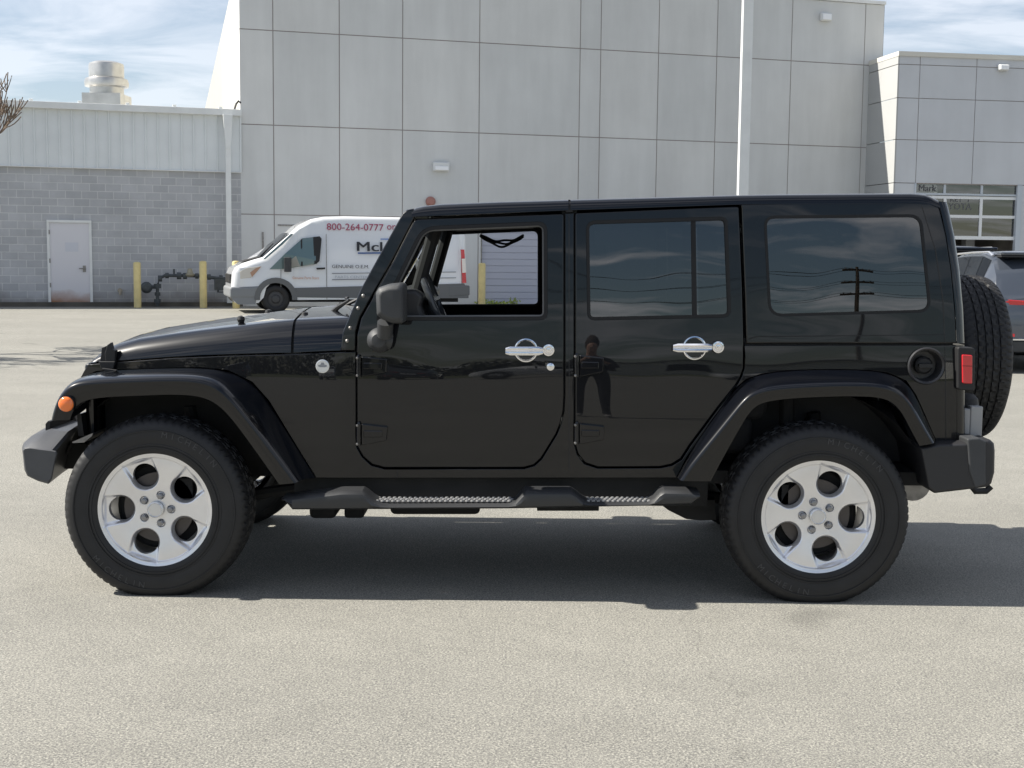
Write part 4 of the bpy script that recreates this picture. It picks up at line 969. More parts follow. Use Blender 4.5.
# hood side strips pressed in the hood are soft; stops, nozzles and latches
def blob(px, py, r, Y, name, m=PLD, parent=None, h=1.0):
    p = at(px, py, Y); bm = BM(); lathe(bm, [(0, -r), (r*.7, -r*.8), (r, 0), (r*.8, r*.7*h), (0, r*h)], p + Vector((0, 0, .004)), (0, 0, 1), 14); return obj(name, bm, m, parent or hood)
blob(241, 320.3, .019, .40, 'hood_bumper'); blob(268.5, 313.5, .02, 1.25, 'hood_bumper'); blob(304.8, 316, .018, .45, 'washer_nozzle', parent=cowl); blob(328, 309.6, .016, 1.2, 'washer_nozzle', parent=cowl)
for q in (0, 1):
    bm = BM(); F_ = (lambda p: Vector(p)) if not q else mir
    Yl = on(107, 360, fy).y
    for (pts, y0, y1) in (([(107,345),(110.5,342.5),(112,349.5),(115.3,350.5),(114.6,361.5),(105.5,362),(104.5,354)], -.02, .02), ([(101.5,347.5),(106,346),(106,362),(99.5,362),(101,354)], -.012, .012), ([(98.5,361.5),(115,361.5),(113,369),(101,369)], -.028, .01), ([(101.5,368),(116.5,370),(115.5,376.2),(110,377)], -.045, -.02)):
        P = [at(x, y, Yl + y0) for x, y in pts]; P2 = [F_(p) for p in P]; prism(bm, P2, (0, (y1 - y0) * (1 if not q else -1), 0))
    obj('hood_latch', bm, PLD, hood, smooth=0, bev=.003)
# wipers
bm = BM()
for dy_ in (0, .62):
    p0 = at(327, 317, .62 + dy_ * .8); p1 = p0 + Vector((.10, -.12 , .075)); p1 = at(349.5, 300, .42) + Vector((0, dy_, 0)); tube(bm, [p0, p0.lerp(p1, .5) + Vector((0, 0, .006)), p1], [.014, .011, .006], 6)
    tube(bm, [p1 + Vector((-.05, .25, .0)), p1 + Vector((.0, -.05, .012))], .006, 5)
obj('wiper', bm, PLD, cowl)

# --- roof
def low_y(px): return interp(px, [411, 414, 560, 569.5, 740, 912, 930, 940], [217.0, 216.6, 210.6, 210.2, 204.4, 203.6, 204.5, 208])
def top_y(px): return interp(px, [411, 416, 424, 440, 500, 560, 570, 760, 850, 912, 925, 933, 940], [210.5, 207.5, 205.9, 204.2, 201.8, 200.2, 199.8, 194.6, 193.8, 193.3, 194.0, 196.4, 200.5])
def rrow(px):
    a = on(px, low_y(px), fx0(-.006 if px < 745 else -.0012)); Yt = a.y + .055; t_ = at(px, top_y(px), Yt); row = []
    row.append(a + Vector((0, .03, -.002))); row.append(a.copy())
    for t in range(1, 8):
        an = pi / 2 * t / 7; row.append(Vector((a.x, a.y + .055 * (1 - cos(an)), a.z + (t_.z - a.z) * sin(an) ** .8)))
    y0 = row[-1].y
    for u in (.1, .3, .6, 1): row.append(Vector((a.x, y0 + (YC - y0) * u, t_.z + .016 * (1 - (1 - u) ** 2))))
    return row + [mir(p) for p in row[-2::-1]]
bm = BM(); loft(bm, [rrow(x) for x in (411.5, 416, 424, 440, 470, 500, 530, 568.4)]); obj('front_roof_panel', bm, BLK, car, smooth=50)
bm = BM(); loft(bm, [rrow(x) for x in (570.6, 600, 650, 700, 740, 780, 820, 860, 890, 912, 920, 926, 931, 936, 940)]); rtop = obj('hard_top', bm, BLK, car, smooth=50)
bm = BM(); loft(bm, [[p + Vector((0, .006 if p.y < YC else -.006, -.008)) for p in rrow(566)], [p + Vector((0, .006 if p.y < YC else -.006, -.008)) for p in rrow(573)]]); obj('roof_seam', bm, PLD, car, smooth=50)
HT = [(740.6, 203.6), (800, 202.8), (912, 202.4), (930, 203.2), (939.5, 207), (946.5, 236), (951.5, 270), (955.3, 310), (956.8, 343.4), (746.4, 343.4), (745.2, 300), (741.6, 208)]
QW = rounded([(764.5, 216.6), (921.0, 215.2), (931.0, 311.4), (769.5, 315.9)], [11, 12, 13, 14], 7)
htn, htf = panel('hard_top_side', HT, [offset(QW, -.5)], f=fy, th=.03, inset=.007, roll=.004)
qs = strip2('window_seal', QW, .7, -1.9, -.002, SEAL, (htn, htf), .012)
qg = panel('quarter_window', offset(QW, -1.2), f=fx0(.003), m=GTINT, parent=htn, th=0, inset=0, roll=0, dz=.03); qg[1].parent = htf
panel('corner_seam', [(921.5, 206), (922.3, 206), (936, 250), (943.5, 300), (945.3, 343), (944.5, 343), (942.5, 300), (935, 250)], f=fx0(-.001), m=PLD, parent=htn, th=0, inset=0, roll=0, both=False)
panel('lower_trim_line', rounded([(748, 338.6), (756, 336.2), (945, 334.4), (945, 335.0), (757, 337.2), (749, 339.6)], 0), f=fx0(-.0015), m=SEAL, parent=htn, th=0, inset=0, roll=0, both=False)
# rear face: hard top back, tailgate
def rearloop(py, dxp=0):
    px = interp(py, [196.6, 200.5, 207, 236, 270, 310, 343.4, 442.5], [931, 938.0, 940.2, 946.5, 951.5, 955.3, 956.8, 957.2]); p = on(px, py, fy); pts = []
    for t in range(0, 6): an = pi/2*t/5; pts.append(Vector((p.x + .05 * sin(an) - .0, p.y + .05 * (1 - cos(an)), p.z)))
    pts.append(Vector((p.x + .075, YC, p.z))); return pts + [mir(q) for q in pts[-2::-1]]
bm = BM(); loft(bm, [rearloop(y) for y in (201.5, 204, 207, 215, 236, 270, 310, 343.4)]); obj('rear_top_face', bm, BLK, car, smooth=50)
bm = BM(); loft(bm, [rearloop(y) for y in (345.4, 380, 410, 442.5)]); tg = obj('tailgate', bm, BLK, car, smooth=50)
pz = on(955, 300, fy); bm = BM(); A1, A2 = on(946.5, 240, fy), on(955, 325, fy)
prism(bm, [Vector((A1.x + .085, YC - .5, A1.z)), Vector((A1.x + .085, YC + .5, A1.z)), Vector((A2.x + .082, YC + .54, A2.z)), Vector((A2.x + .082, YC - .54, A2.z))], (-.01, 0, 0)); obj('rear_window', bm, MATS['car_glass'], car, smooth=0)

# --- flares
FLL = [(48.5,420.5),(51.5,408),(57,396),(63.5,388.5),(71,383),(84,380.3),(108,379.3),(138,378.4),(167,377.6),(195,378.3),(217,383.6),(235.5,404),(264,440.6),(296.7,483)]
FLI = [(70.2,420),(72,414),(74.8,408.8),(79,404.5),(86,401.3),(97,399),(115,397.6),(140,396.9),(165,395.6),(190,396),(207,399.4),(224,409.5),(248,442),(278,484.6)]
RLL = [(679,481),(689,466.5),(710,442.5),(731,416.5),(741,403.5),(750,394.5),(765,389),(790,386.6),(820,385),(850,384.2),(880,385),(899,391),(911,404),(920,421),(934,443.5)]
RLI = [(712,481.3),(722,462),(733,442.5),(742,426.5),(749,414.5),(757,406.2),(768,402.2),(790,399.4),(820,397.9),(850,397),(878,397.8),(892,402),(902.5,414),(910,430),(919,446)]
def flare(B, L_, I, name='wheel_arch_flare'):
    for q in (0, 1):
        F_ = (lambda p: Vector(p)) if not q else mir; rows = []
        for b_, l_, i_ in zip(B, L_, I):
            pb = on(b_[0], b_[1], fx0(-.001)); YL = -.012; pl = at(l_[0], l_[1], YL); pi_ = at(i_[0], i_[1], YL + .012)
            d1 = (pl - pb); d2 = (pi_ - pl); row = [pb + Vector((0, .02, 0)), pb]
            row += [pb + d1 * .3 + Vector((0, 0, .006)), pb + d1 * .62 + Vector((0, 0, .009))]
            # rolled lip
            a = pb + d1 * .82 + Vector((0, 0, .007)); c = pl + d2 * .34
            for t in (0, .25, .5, .75, 1): row.append(a * (1-t)**2 + (pl + Vector((0, -.012, 0))) * 2*t*(1-t) + c * t*t)
            row += [pl + d2 * .5 + Vector((0, -.003, 0)), pl + d2 * .85, pi_ + Vector((0, .003, 0))]
            cen = Vector((0, 0, 0)); row += [pi_ + Vector((0, .02, .004)), pi_ + Vector((0, .10, .012)), pi_ + Vector((0, .22, .02))]
            rows.append([F_(p) for p in row])
        bm = BM(); loft(bm, rows); 
        for r_ in (rows[0], rows[-1]):
            pass
        f0 = obj(name, bm, BLK, car, smooth=50)
        sub = f0.modifiers.new('subdivision', 'SUBSURF'); sub.levels = 2; sub.render_levels = 2
        if not q: near = f0
    return near
ffn = flare(FLB, FLL, FLI); rfn = flare(RLB, RLL, RLI)
# turn signal on the front flare
for q in (0, 1):
    p = at(65.9, 404.3, -.03); p = mir(p) if q else p; sg = 1 if not q else -1
    bm = BM(); lathe(bm, [(.033, .03), (.0335, 0), (.031, -.006), (.022, -.012), (0, -.015)], p, (0, sg, 0), 24); obj('side_turn_signal', bm, ORGL, car)
    bm = BM(); lathe(bm, [(.036, .03), (.036, .003), (.031, .0)], p, (0, sg, 0), 24); obj('signal_bezel', bm, BLK, car)

# --- grille and headlamps
GX = on(84, 390, fy).x; gy = on(90, 390, fy).y + .01; gz0, gz1 = .62, at(89, 361, .35).z - .005
bm = BM()
box(bm, (GX - .0, gy, gz0), (GX + .05, 2*YC - gy, gz1)); gr = obj('grille', bm, BLK, car, smooth=0, bev=.02)
bm = BM()
for k in range(7): y = YC + (k - 3) * .088; box(bm, (GX - .012, y - .026, gz0 + .1), (GX + .01, y + .026, gz1 - .05))
obj('grille_slots', bm, PLD, gr, smooth=0, bev=.01)
for sg in (-1, 1):
    bm = BM(); lathe(bm, [(.1, .03), (.1, -.01), (.09, -.02), (.06, -.035), (0, -.045)], (GX - .005, YC + sg * .43, gz1 - .14), (1, 0, 0), 28); obj('headlight', bm, MATS['van_headlight'], gr)
# inner fender shell beneath the hood
bm = BM(); box(bm, (GX + .06, .42, .55), (-.75, 2*YC - .42, gz1 - .1)); obj('engine_bay', bm, UND, car, smooth=0)

# --- bumpers
FBP = [(21.9,447.5),(23.5,443),(31,436.2),(49,430),(68,431.5),(67,437),(58,449),(55,463),(52,479),(48.5,484),(38,481),(27.5,476),(24.5,470)]
def bumper(name, pts, stations, m, bulge=0):
    P0 = [at(x, y, .05) for x, y in pts]; cxm = sum(p.x for p in P0) / len(P0); cz = sum(p.z for p in P0) / len(P0)
    rows = []
    for (Y, k, sh) in stations: rows.append([Vector((cxm + (p.x - cxm) * k + sh, Y, cz + (p.z - cz) * k)) for p in P0])
    rows += [[mir(p) for p in r] for r in rows[::-1]]
    bm = BM(); loft(bm, rows, closed_u=True, caps=True); return obj(name, bm, m, car, smooth=32, bev=.006)
FB0 = [(22.6,450),(24.4,447.6),(30,447.2),(40,448.6),(52,450.0),(56,451),(57.2,453.5),(55,463),(52,479),(48.5,484),(38,481),(27.5,476),(24.5,470)]
FBI = [(23.4,450.6),(25.2,448.8),(30.4,448.4),(40,449.8),(51.4,451.2),(55,452.2),(55.8,454.5),(53.8,463),(51,477.6),(48,482.2),(38,479.6),(28.5,475),(25.7,469)]
rws = [[at(x, y, .032) for x, y in FBI], [at(x, y, .038) for x, y in FB0], [at(x, y, .15) for x, y in FBP]]
for Y_, sh_ in ((.3, -.02), (.45, -.04), (.65, -.06)): rws.append([Vector((p.x + sh_, Y_, p.z)) for p in rws[2]])
rws += [[mir(p) for p in r] for r in rws[::-1]]
bm = BM(); loft(bm, rws, closed_u=True, caps=True); fb = obj('front_bumper', bm, mat('front_bumper_plastic', (.055, .057, .062), .42, bump=(500, .25), noise=(6, .2)), car, smooth=26)
bm = BM(); box(bm, (-2.12, .42, .5), (-1.3, .50, .62)); box(bm, (-2.12, 2*YC-.50, .5), (-1.3, 2*YC-.42, .62)); obj('front_frame_horns', bm, UND, car, smooth=0)
bm = BM(); P = [at(x, y, .2) for x, y in ((45.5,424),(48,421),(50,421.5),(49.5,431),(45.5,431))]; prism(bm, P, (0, .4, 0)); P = [at(x, y, .25) for x, y in ((77,415),(81,414),(84,436),(78,436))]; prism(bm, P, (0, .1, 0)); obj('bumper_bracket', bm, PLD, car, smooth=0)
bm = BM(); P = [at(x, y, .1) for x, y in ((72,442),(93,433),(92,436),(84,442.5),(73,443))]; prism(bm, P, (0, .2, 0)); obj('sway_bar_link', bm, STEEL, car, smooth=0)
RBP = [(918.7,447),(937.5,443),(962,442.5),(988.4,438.7),(993,442.5),(993.8,450),(993.4,471.7),(990.4,482.5),(986,486.2),(960,489.5),(933,492.6),(926.4,488)]
rbp = bumper('rear_bumper', RBP, [(.02, .94, -.006), (.035, 1, 0), (.2, 1.0, 0.005), (.6, 1.0, .02)], PLD)
rbp.data.materials[0] = mat('black_textured_plastic', (.018, .018, .02), .5, bump=(500, .3))
bm = BM(); P = [at(x, y, .03) for x, y in ((966,438.2),(978,437.4),(985,440.5),(985,484),(974,487.5),(968,470))]; prism(bm, [p + Vector((0, -.017, 0)) for p in P], (0, .15, 0)); obj('rear_bumper_corner', bm, PLA, car, smooth=0, bev=.008)
c = at(980, 489.5, .35); bm = BM(); tube(bm, [c + Vector((-.05, 0, .03)), c + Vector((-.02, 0, -.008)), c + Vector((.03, 0, -.006)), c + Vector((.05, 0, .015))], .016, 8); obj('tow_hook', bm, PLD, car)

# --- lamps and plates at the rear corner
for q in (0, 1):
    F_ = (lambda p: Vector(p)) if not q else mir; sg = 1 if not q else -1
    Yt = .10
    bm = BM(); P = [at(x, y, Yt) for x, y in rounded([(957.6, 346.8), (975, 347.8), (974.9, 391.2), (957.6, 389.6)], 3)]; prism(bm, [F_(p) for p in P], (0, sg * .13, 0)); tl = obj('tail_light', bm, PLD, car, smooth=0, bev=.006)
    bm = BM(); P = [at(x, y, Yt - .008) for x, y in rounded([(962.2, 354.5), (972.6, 355.2), (972.4, 383.9), (962.6, 383.4)], 1.5)]; prism(bm, [F_(p) for p in P], (0, sg * .10, 0)); obj('red_lens', bm, REDL, tl, smooth=0, bev=.004)
    bm = BM(); P = [at(x, y, Yt - .0095) for x, y in ((962.4, 365.4), (972.5, 365.9), (972.5, 366.6), (962.4, 366.1))]; prism(bm, [F_(p) for p in P], (0, sg * .002, 0)); obj('lens_divider', bm, mat('dark_red', (.2, .01, .01), .4), tl, smooth=0)
p0, p1 = at(958.8, 405.5, .20), at(979.5, 438, .20)
bm = BM(); box(bm, (p0.x, .17, p1.z), (p0.x + .045, .40, p0.z - .012)); box(bm, (p0.x + .046, .17, p1.z), (p1.x, .42, p0.z)); obj('plate_bracket', bm, mat('bracket_sunlit_grey', (.30, .30, .30), .45), car, smooth=0, bev=.006)  # bracket is black plastic; the sun on it is put into the pale grey
bm = BM(); q_ = at(968, 404, .25); lathe(bm, [(.055, 0), (.05, .03), (.03, .05), (0, .055)], (q_.x, .27, q_.z - .005), (0, 0, 1), 18); obj('bracket_boot', bm, PLD, car)
# fuel filler
fc = on(926, 365.9, fy); bm = BM()
lathe(bm, [(.083, .0), (.085, -.007), (.079, -.012), (.071, -.006), (.067, .02), (.062, .06), (0, .062)], fc + Vector((0, 0, 0)), (0, 1, 0), 40); ff = obj('fuel_filler', bm, mat('filler_plastic', (.03, .03, .032), .35), car)
bm = BM(); lathe(bm, [(.04, .055), (.04, .03), (.03, .022), (0, .02)], fc, (0, 1, 0), 24); box(bm, (fc.x - .03, fc.y + .0, fc.z - .008), (fc.x + .03, fc.y + .03, fc.z + .008)); obj('fuel_cap', bm, PLD, ff, smooth=30)

# --- handles, hinges, lock, badge, mirror
def handle(cxr, cyr, bx0, bx1, by0, by1, ex, ey, par):
    for q in (0, 1):
        F_ = (lambda p: Vector(p)) if not q else mir; sg = 1 if not q else -1; P_ = par[q]
        c = F_(on(cxr, cyr, fx0(-.002))); ax = (0, sg, 0)
        bm = BM(); lathe(bm, [(.055, .01), (.056, -.004), (.053, -.009), (.048, -.010), (.043, -.006), (.041, .012)], c, ax, 40); h = obj('handle_bezel', bm, CHR, P_)
        bm = BM(); lathe(bm, [(.046, .004), (.03, .011), (0, .014)], c, ax, 32); obj('handle_cup', bm, MATS.get('cup') or mat('cup', (.60, .61, .63), .22, 1), P_)
        a, b_ = F_(on(bx0, (by0 + by1) / 2, fx0(-.028))), F_(on(bx1, (by0 + by1) / 2, fx0(-.030)))
        hh = (by1 - by0) / 2 / 222
        bm = BM()
        rws = []
        for t in range(0, 9):
            u = t / 8; p = a.lerp(b_, u); k = 1 if 0 < t < 8 else .7; kk = sg * (.006 * sin(pi * u))
            rws.append([p + Vector((0, sg * oy - kk, oz * k)) for oy, oz in ((.012, -hh), (-.002, -hh), (-.006, -hh * .6), (-.004, -hh * .35), (-.004, -hh * .1), (-.007, 0), (-.004, hh * .1), (-.004, hh * .35), (-.006, hh * .6), (-.002, hh), (.012, hh))])
        loft(bm, rws, closed_u=True, caps=True); obj('handle', bm, CHR, P_, smooth=50)
        e = F_(on(ex, ey, fx0(-.012)))
        bm = BM(); lathe(bm, [(.028, .012), (.029, -.012), (.026, -.02), (.019, -.021), (.017, -.016), (.013, -.016), (.011, -.021), (0, -.023)], e, ax, 28); obj('handle_button', bm, CHR, P_)
handle(526, 350.2, 505.5, 543, 346.6, 355.2, 548.4, 349.9, (fdn, fdf))
handle(694.4, 347.9, 673, 712, 343.6, 352.0, 717.6, 346.9, (rdn, rdf))
p = on(550.5, 366.7, fy); bm = BM(); lathe(bm, [(.018, .002), (.017, -.006), (.012, -.008), (0, -.008)], p, (0, 1, 0), 20); obj('lock_cylinder', bm, CHR, fdn)
def hinge(x0, y0, x1, y1, par):
    for q in (0, 1):
        F_ = (lambda p: Vector(p)) if not q else mir; sg = 1 if not q else -1
        h_ = y1 - y0
        P = [on(x, y, fx0(-.022)) for x, y in rounded([(x0 + 5, y0), (x1, y0 + h_ * .13), (x1 - .8, y1 - h_ * .22), (x0 + 5, y1)], 1.5)]
        bm = BM(); prism(bm, [F_(p) for p in P], (0, sg * .03, 0)); hg = obj('hinge', bm, BLK, par[q], smooth=0, bev=.005)
        P = [on(x, y, fx0(-.028)) for x, y in ((x0 + 7, y0 + h_ * .3), (x1 - 5, y0 + h_ * .32), (x1 - 5, y0 + h_ * .62), (x0 + 7, y0 + h_ * .62))]
        bm = BM(); prism(bm, [F_(p) for p in P], (0, sg * .01, 0)); obj('hinge_boss', bm, BLK, hg, smooth=0, bev=.004)
        a, b_ = F_(on(x0 + 2.3, y0, fx0(-.016))), F_(on(x0 + 2.3, y1, fx0(-.016)))
        bm = BM(); tube(bm, [a, b_], .011, 12); lathe(bm, [(.008, 0), (.006, .008), (0, .01)], a, (0, 0, 1), 10); obj('hinge_pin', bm, BLK, hg)
        bm = BM()
        for yy_ in (y0 + 1.5, y1 - 1.5):
            pq = on(x0 + .8, yy_, fx0(-.02)); pq = F_(pq); lathe(bm, [(.006, .01), (.006, -.006), (0, -.009)], pq, (0, sg, 0), 8)
        obj('hinge_bolts', bm, STEEL, hg)
hinge(356.5, 356.5, 386.8, 377, (fdn, fdf)); hinge(356.5, 424, 387.3, 445.5, (fdn, fdf)); hinge(574.5, 355, 604, 377, (rdn, rdf)); hinge(574.5, 423.5, 604.6, 444.5, (rdn, rdf))
p = on(322.6, 366.2, fy); bm = BM(); lathe(bm, [(.030, .004), (.0305, -.004), (.026, -.005), (.0255, -.003), (0, -.003)], p, (0, 1, 0), 32); bd = obj('round_badge', bm, mat('badge_silver', (.7, .71, .72), .3, .6), bsn)
bm = BM(); 
k_ = 1 / 223
prism(bm, [p + Vector((x * k_, -.0045, z * k_)) for x, z in ((-4.3, -.2), (-4.3, 1.2), (-2, 1.6), (-1.2, 3.6), (1.2, 3.6), (2.0, 1.6), (4.3, 1.2), (4.3, -.2), (2.5, -1), (-2.5, -1))], (0, .002, 0)); obj('badge_relief', bm, mat('badge_dark', (.25, .26, .28), .4), bd, smooth=0)
for q in (0, 1):
    F_ = (lambda p: Vector(p)) if not q else mir; sg = 1 if not q else -1
    Ym = -.10
    P = [(375.3, 293), (378.5, 287.5), (388, 284.2), (400.5, 283), (403.9, 285.5), (404, 321), (402, 323.8), (392, 323.6), (381.5, 319.5), (376.4, 315)]
    rws = []
    cx_, cy_ = 391, 304
    for (Y, k) in ((Ym - .015, .72), (Ym, .93), (Ym + .02, 1), (Ym + .17, 1.0), (Ym + .20, .95), (Ym + .212, .8)):
        rws.append([F_(at(cx_ + (x - cx_) * k, cy_ + (y - cy_) * k, Ym) + Vector((0, Y - Ym, 0))) for x, y in P])
    bm = BM(); loft(bm, rws, closed_u=True, caps=True); wm = obj('wing_mirror', bm, PLA, (fdn, fdf)[q], smooth=40)
    b__ = wm.modifiers.new('bevel', 'BEVEL'); b__.width = .008; b__.segments = 3; b__.limit_method = 'ANGLE'; b__.angle_limit = radians(25)
    bm = BM(); a = at(385.5, 322, .0); b_ = at(385, 336, .03); tube(bm, [F_(a), F_(b_)], [.036, .034], 14); c = on(379.5, 340, fx0(-.05))
    lathe(bm, [(0, -.058), (.03, -.052), (.05, -.03), (.056, 0), (.052, .04), (.05, .06)], F_(c), (0, sg, 0), 28); tube(bm, [F_(at(379, 339, .07)), F_(at(390, 341, .09))], .04, 12); obj('mirror_arm', bm, PLA, (fdn, fdf)[q])

# --- side steps
SX  = [282, 292, 330, 341.5, 362, 366, 372, 380, 390, 508, 516, 521, 525.5, 571, 577, 583, 590, 648, 655, 660, 665, 691.5, 700]
ST  = [493, 491.5, 487.6, 486.2, 486.2, 488.5, 493.5, 497.6, 498.6, 498.2, 496, 490.5, 486, 486, 489.5, 494.5, 497.4, 497.0, 493.5, 488, 485.2, 486.0, 487.5]
SB  = [498, 509.3, 509.3, 509.2, 509.0, 509, 509, 509, 508.9, 508.3, 508.2, 508.1, 508, 507, 507, 506.8, 506.6, 505.6, 505.4, 505.2, 505, 504.2, 498]
for q in (0, 1):
    F_ = (lambda p: Vector(p)) if not q else mir; rws = []
    for x, t_, b_ in zip(SX, ST, SB):
        a = at(x, t_, .115); c = at(x, b_, .02); h = a.z - c.z; X = at(x, t_, 0).x
        rws.append([F_(Vector((X, y_, z_))) for y_, z_ in ((.125, a.z - .012), (.115, a.z), (.03, a.z - .001), (.008, a.z - .005), (-.006, a.z - .016), (-.010, a.z - min(.035, h * .6)), (-.004, c.z + .010), (.012, c.z + .001), (.05, c.z), (.125, c.z + .006))])
    bm = BM(); loft(bm, rws, closed_u=True, caps=True); sp_ = obj('side_step', bm, mat('step_plastic', (.028, .029, .031), .42, bump=(500, .25)), car, smooth=28)
    bm = BM()
    for (x0, x1) in ((378, 512), (588, 651)):
        n_ = int((x1 - x0) / 5.2)
        for k in range(n_ + 1):
            for r_ in range(3):
                x = x0 + (x1 - x0) * (k + (.5 if r_ % 2 else 0)) / (n_ + .5); a = at(x, 497.6, .115); c = F_(Vector((at(x, 500, .05).x, .025 + r_ * .036, a.z)))
                lathe(bm, [(.010, 0), (.008, .006), (.004, .0075), (0, .008)], c, (0, 0, 1), 8)
    obj('tread_studs', bm, mat('worn_stud', (.20, .20, .20), .4), sp_, smooth=40)
# --- floor, frame, axles
bm = BM(); box(bm, (-.78, .20, .50), (1.98, 2*YC - .20, .56)); box(bm, (-.99, .19, .395), (.90, .30, .60)); box(bm, (-.99, 2*YC-.30, .44), (.90, 2*YC-.19, .60)); obj('floor_pan', bm, UND, car, smooth=0)
bm = BM()
for y in (.50, 2*YC - .60): box(bm, (-2.0, y, .46), (2.05, y + .10, .60))
obj('frame_rails', bm, UND, car, smooth=0)
def blk(name, px0, px1, py0, py1, Y0, Y1, m=UND, bev=.02, r=3):
    P = [at(x, y, Y0) for x, y in rounded([(px0, py0), (px1, py0), (px1, py1), (px0, py1)], r)]; bm = BM(); prism(bm, P, (0, Y1 - Y0, 0)); return obj(name, bm, m, car, smooth=0, bev=bev)
blk('transfer_case', 309, 336, 492, 519, .55, .8, r=6); blk('gearbox_mount', 344, 364, 500, 518.5, .6, .8, r=4); blk('skid_plate', 390, 480, 500, 515, .5, 1.2, r=6); blk('crossmember', 537, 599, 500, 511, .35, 1.4, r=1)
bm = BM(); P = [at(x, y, .30) for x, y in ((655, 500), (715, 500), (716, 520), (700, 520.5), (686, 519), (668, 510))]; prism(bm, P, (0, .1, 0)); obj('control_arm_bracket', bm, UND, car, smooth=0)
wc = {}
cF = at(154.3, 510, 0.0); cR = at(818.8, 518, 0.0); zc_ = (cF.z + cR.z) / 2
for nm, c in (('f', cF), ('r', cR)):
    bm = BM(); tube(bm, [Vector((c.x, .12, zc_)), Vector((c.x, 2*YC - .12, zc_))], .042, 14); lathe(bm, [(0, -.16), (.12, -.1), (.14, 0), (.12, .1), (0, .16)], (c.x, YC + (.2 if nm == 'f' else 0), zc_), (0, 1, 0), 20)
    obj('axle', bm, UND, car)
    bm = BM()
    for q in (0, 1):
        F_ = (lambda p: Vector(p)) if not q else mir
        tube(bm, [F_(Vector((c.x + .12, .45, zc_ - .03))), F_(Vector((c.x + .06, .42, zc_ + .42)))], .03, 10)
        pts = [F_(Vector((c.x - .02 + .055 * cos(t * .7), .47 + .055 * sin(t * .7), zc_ + .06 + t * .006))) for t in range(60)]; tube(bm, pts, .008, 5)
        sg = 1 if nm == 'f' else -1; tube(bm, [F_(Vector((c.x + .03, .40, zc_ - .05))), F_(Vector((c.x + sg * .75, .42, zc_ + .06)))], .028, 8)
    obj('suspension', bm, UND, car)
    # wheel housing
    bm = BM()
    for q in (0, 1):
        F_ = (lambda p: Vector(p)) if not q else mir; rws = []
        for k in range(13):
            a = radians(18 + 144 * k / 12); R_ = .50; x = c.x + R_ * cos(a) * 1.08; z = zc_ + .02 + R_ * sin(a) * 1.06
            rws.append([F_(Vector((x, .155 + taper(x), z))), F_(Vector((x, .46, z)))])
        loft(bm, rws); f_ = [bm.verts.new(F_(Vector((c.x + .54 * cos(radians(18 + 144 * k / 12)), .46, zc_ + .02 + .53 * sin(radians(18 + 144 * k / 12)))))) for k in range(13)]; bm.faces.new(f_)
    obj('wheel_housing', bm, mat('housing_dark_grey', (.022, .022, .024), .7, noise=(6, .3)), car)
bm = BM(); q_ = at(907, 480, .6); tube(bm, [q_ + Vector((0, -.1, .0)), q_ + Vector((.02, .75, 0))], [.085, .085], 20); obj('muffler', bm, STEEL, car)
bm = BM(); tube(bm, [q_ + Vector((-.1, .3, .0)), Vector((1.4, .9, .56)), Vector((.3, .8, .5)), Vector((-.6, .8, .5))], .03, 8); obj('exhaust_pipe', bm, STEEL, car)

# --- wheels
def tyre_mesh(c, axis, seed=0):
    """outer face at distance 0 along axis, the tyre extends to +0.255"""
    prof = [(.236, .012), (.243, .004), (.252, .000), (.262, -.0005), (.264, -.0045), (.270, -.0045), (.271, -.001), (.276, -.001), (.277, -.0055), (.282, -.0055), (.284, -.0035), (.300, -.006), (.325, -.0065), (.337, -.0055), (.338, -.009), (.343, -.009), (.344, -.0045), (.356, -.002), (.366, .002), (.376, .009), (.384, .019), (.389, .031), (.3915, .044), (.3935, .060), (.3940, .068), (.3862, .070), (.3862, .078), (.3945, .080), (.396, .096), (.396, .104), (.388, .106), (.388, .114), (.3962, .116), (.3965, .1275)]
    prof = prof + [(r, .255 - h) for r, h in prof[-2::-1]]
    prof = [(.2495 + (r - .236) * (.4155 - .2495) / (.3965 - .236), h) for r, h in prof]
    axis = Vector(axis).normalized(); u, v = frame_for(axis); c = Vector(c); n = 288; rings = []; bm = BM()
    for pi_, (r, h) in enumerate(prof):
        ring = []
        for k in range(n):
            rr = r; ph = (k + int(2.5 * sin(h * 60))) % 4
            if .384 < r and (.008 < h < .062 or .193 < h < .247):
                if ph == 0: rr -= .0065 * min(1, (r - .380) / .010)
            elif .4085 < r and (k + int(9 * abs(h - .1275) * 20)) % 6 < 2: rr -= .0065
            a = 2 * pi * k / n; ring.append(bm.verts.new(c + axis * h + u * rr * cos(a) + v * rr * sin(a)))
        rings.append(ring)
    for a, b in zip(rings, rings[1:]):
        for k in range(n): bm.faces.new((a[k], a[(k+1) % n], b[(k+1) % n], b[k]))
    return bm
def wall_letters(c, axis, txt, a_mid, R_, size, flip=False):
    """raised letters around a tyre wall; axis points inwards"""
    axis = Vector(axis); bm = BM(); n = len(txt); step = size * .92 / R_; up_ = Vector((0, 0, 1)); rt = axis.cross(up_) * -1
    rt = Vector((1, 0, 0)) if axis.y > 0 else Vector((-1, 0, 0))
    for i, ch in enumerate(txt):
        if ch == ' ': continue
        a = a_mid + (i - (n - 1) / 2) * step * (1 if flip else -1)
        rad = rt * cos(a) + up_ * sin(a); tan_ = (rt * -sin(a) + up_ * cos(a)) * (1 if flip else -1); upv = rad * (-1 if flip else 1)
        tbm = text_bm(ch, size, 0, .0012, 'CENTER')
        mt = Matrix((tan_, upv, -axis)).transposed().to_4x4(); mt.translation = c + rad * R_ - axis * .0075
        join(bm, tbm, mt)
    return bm
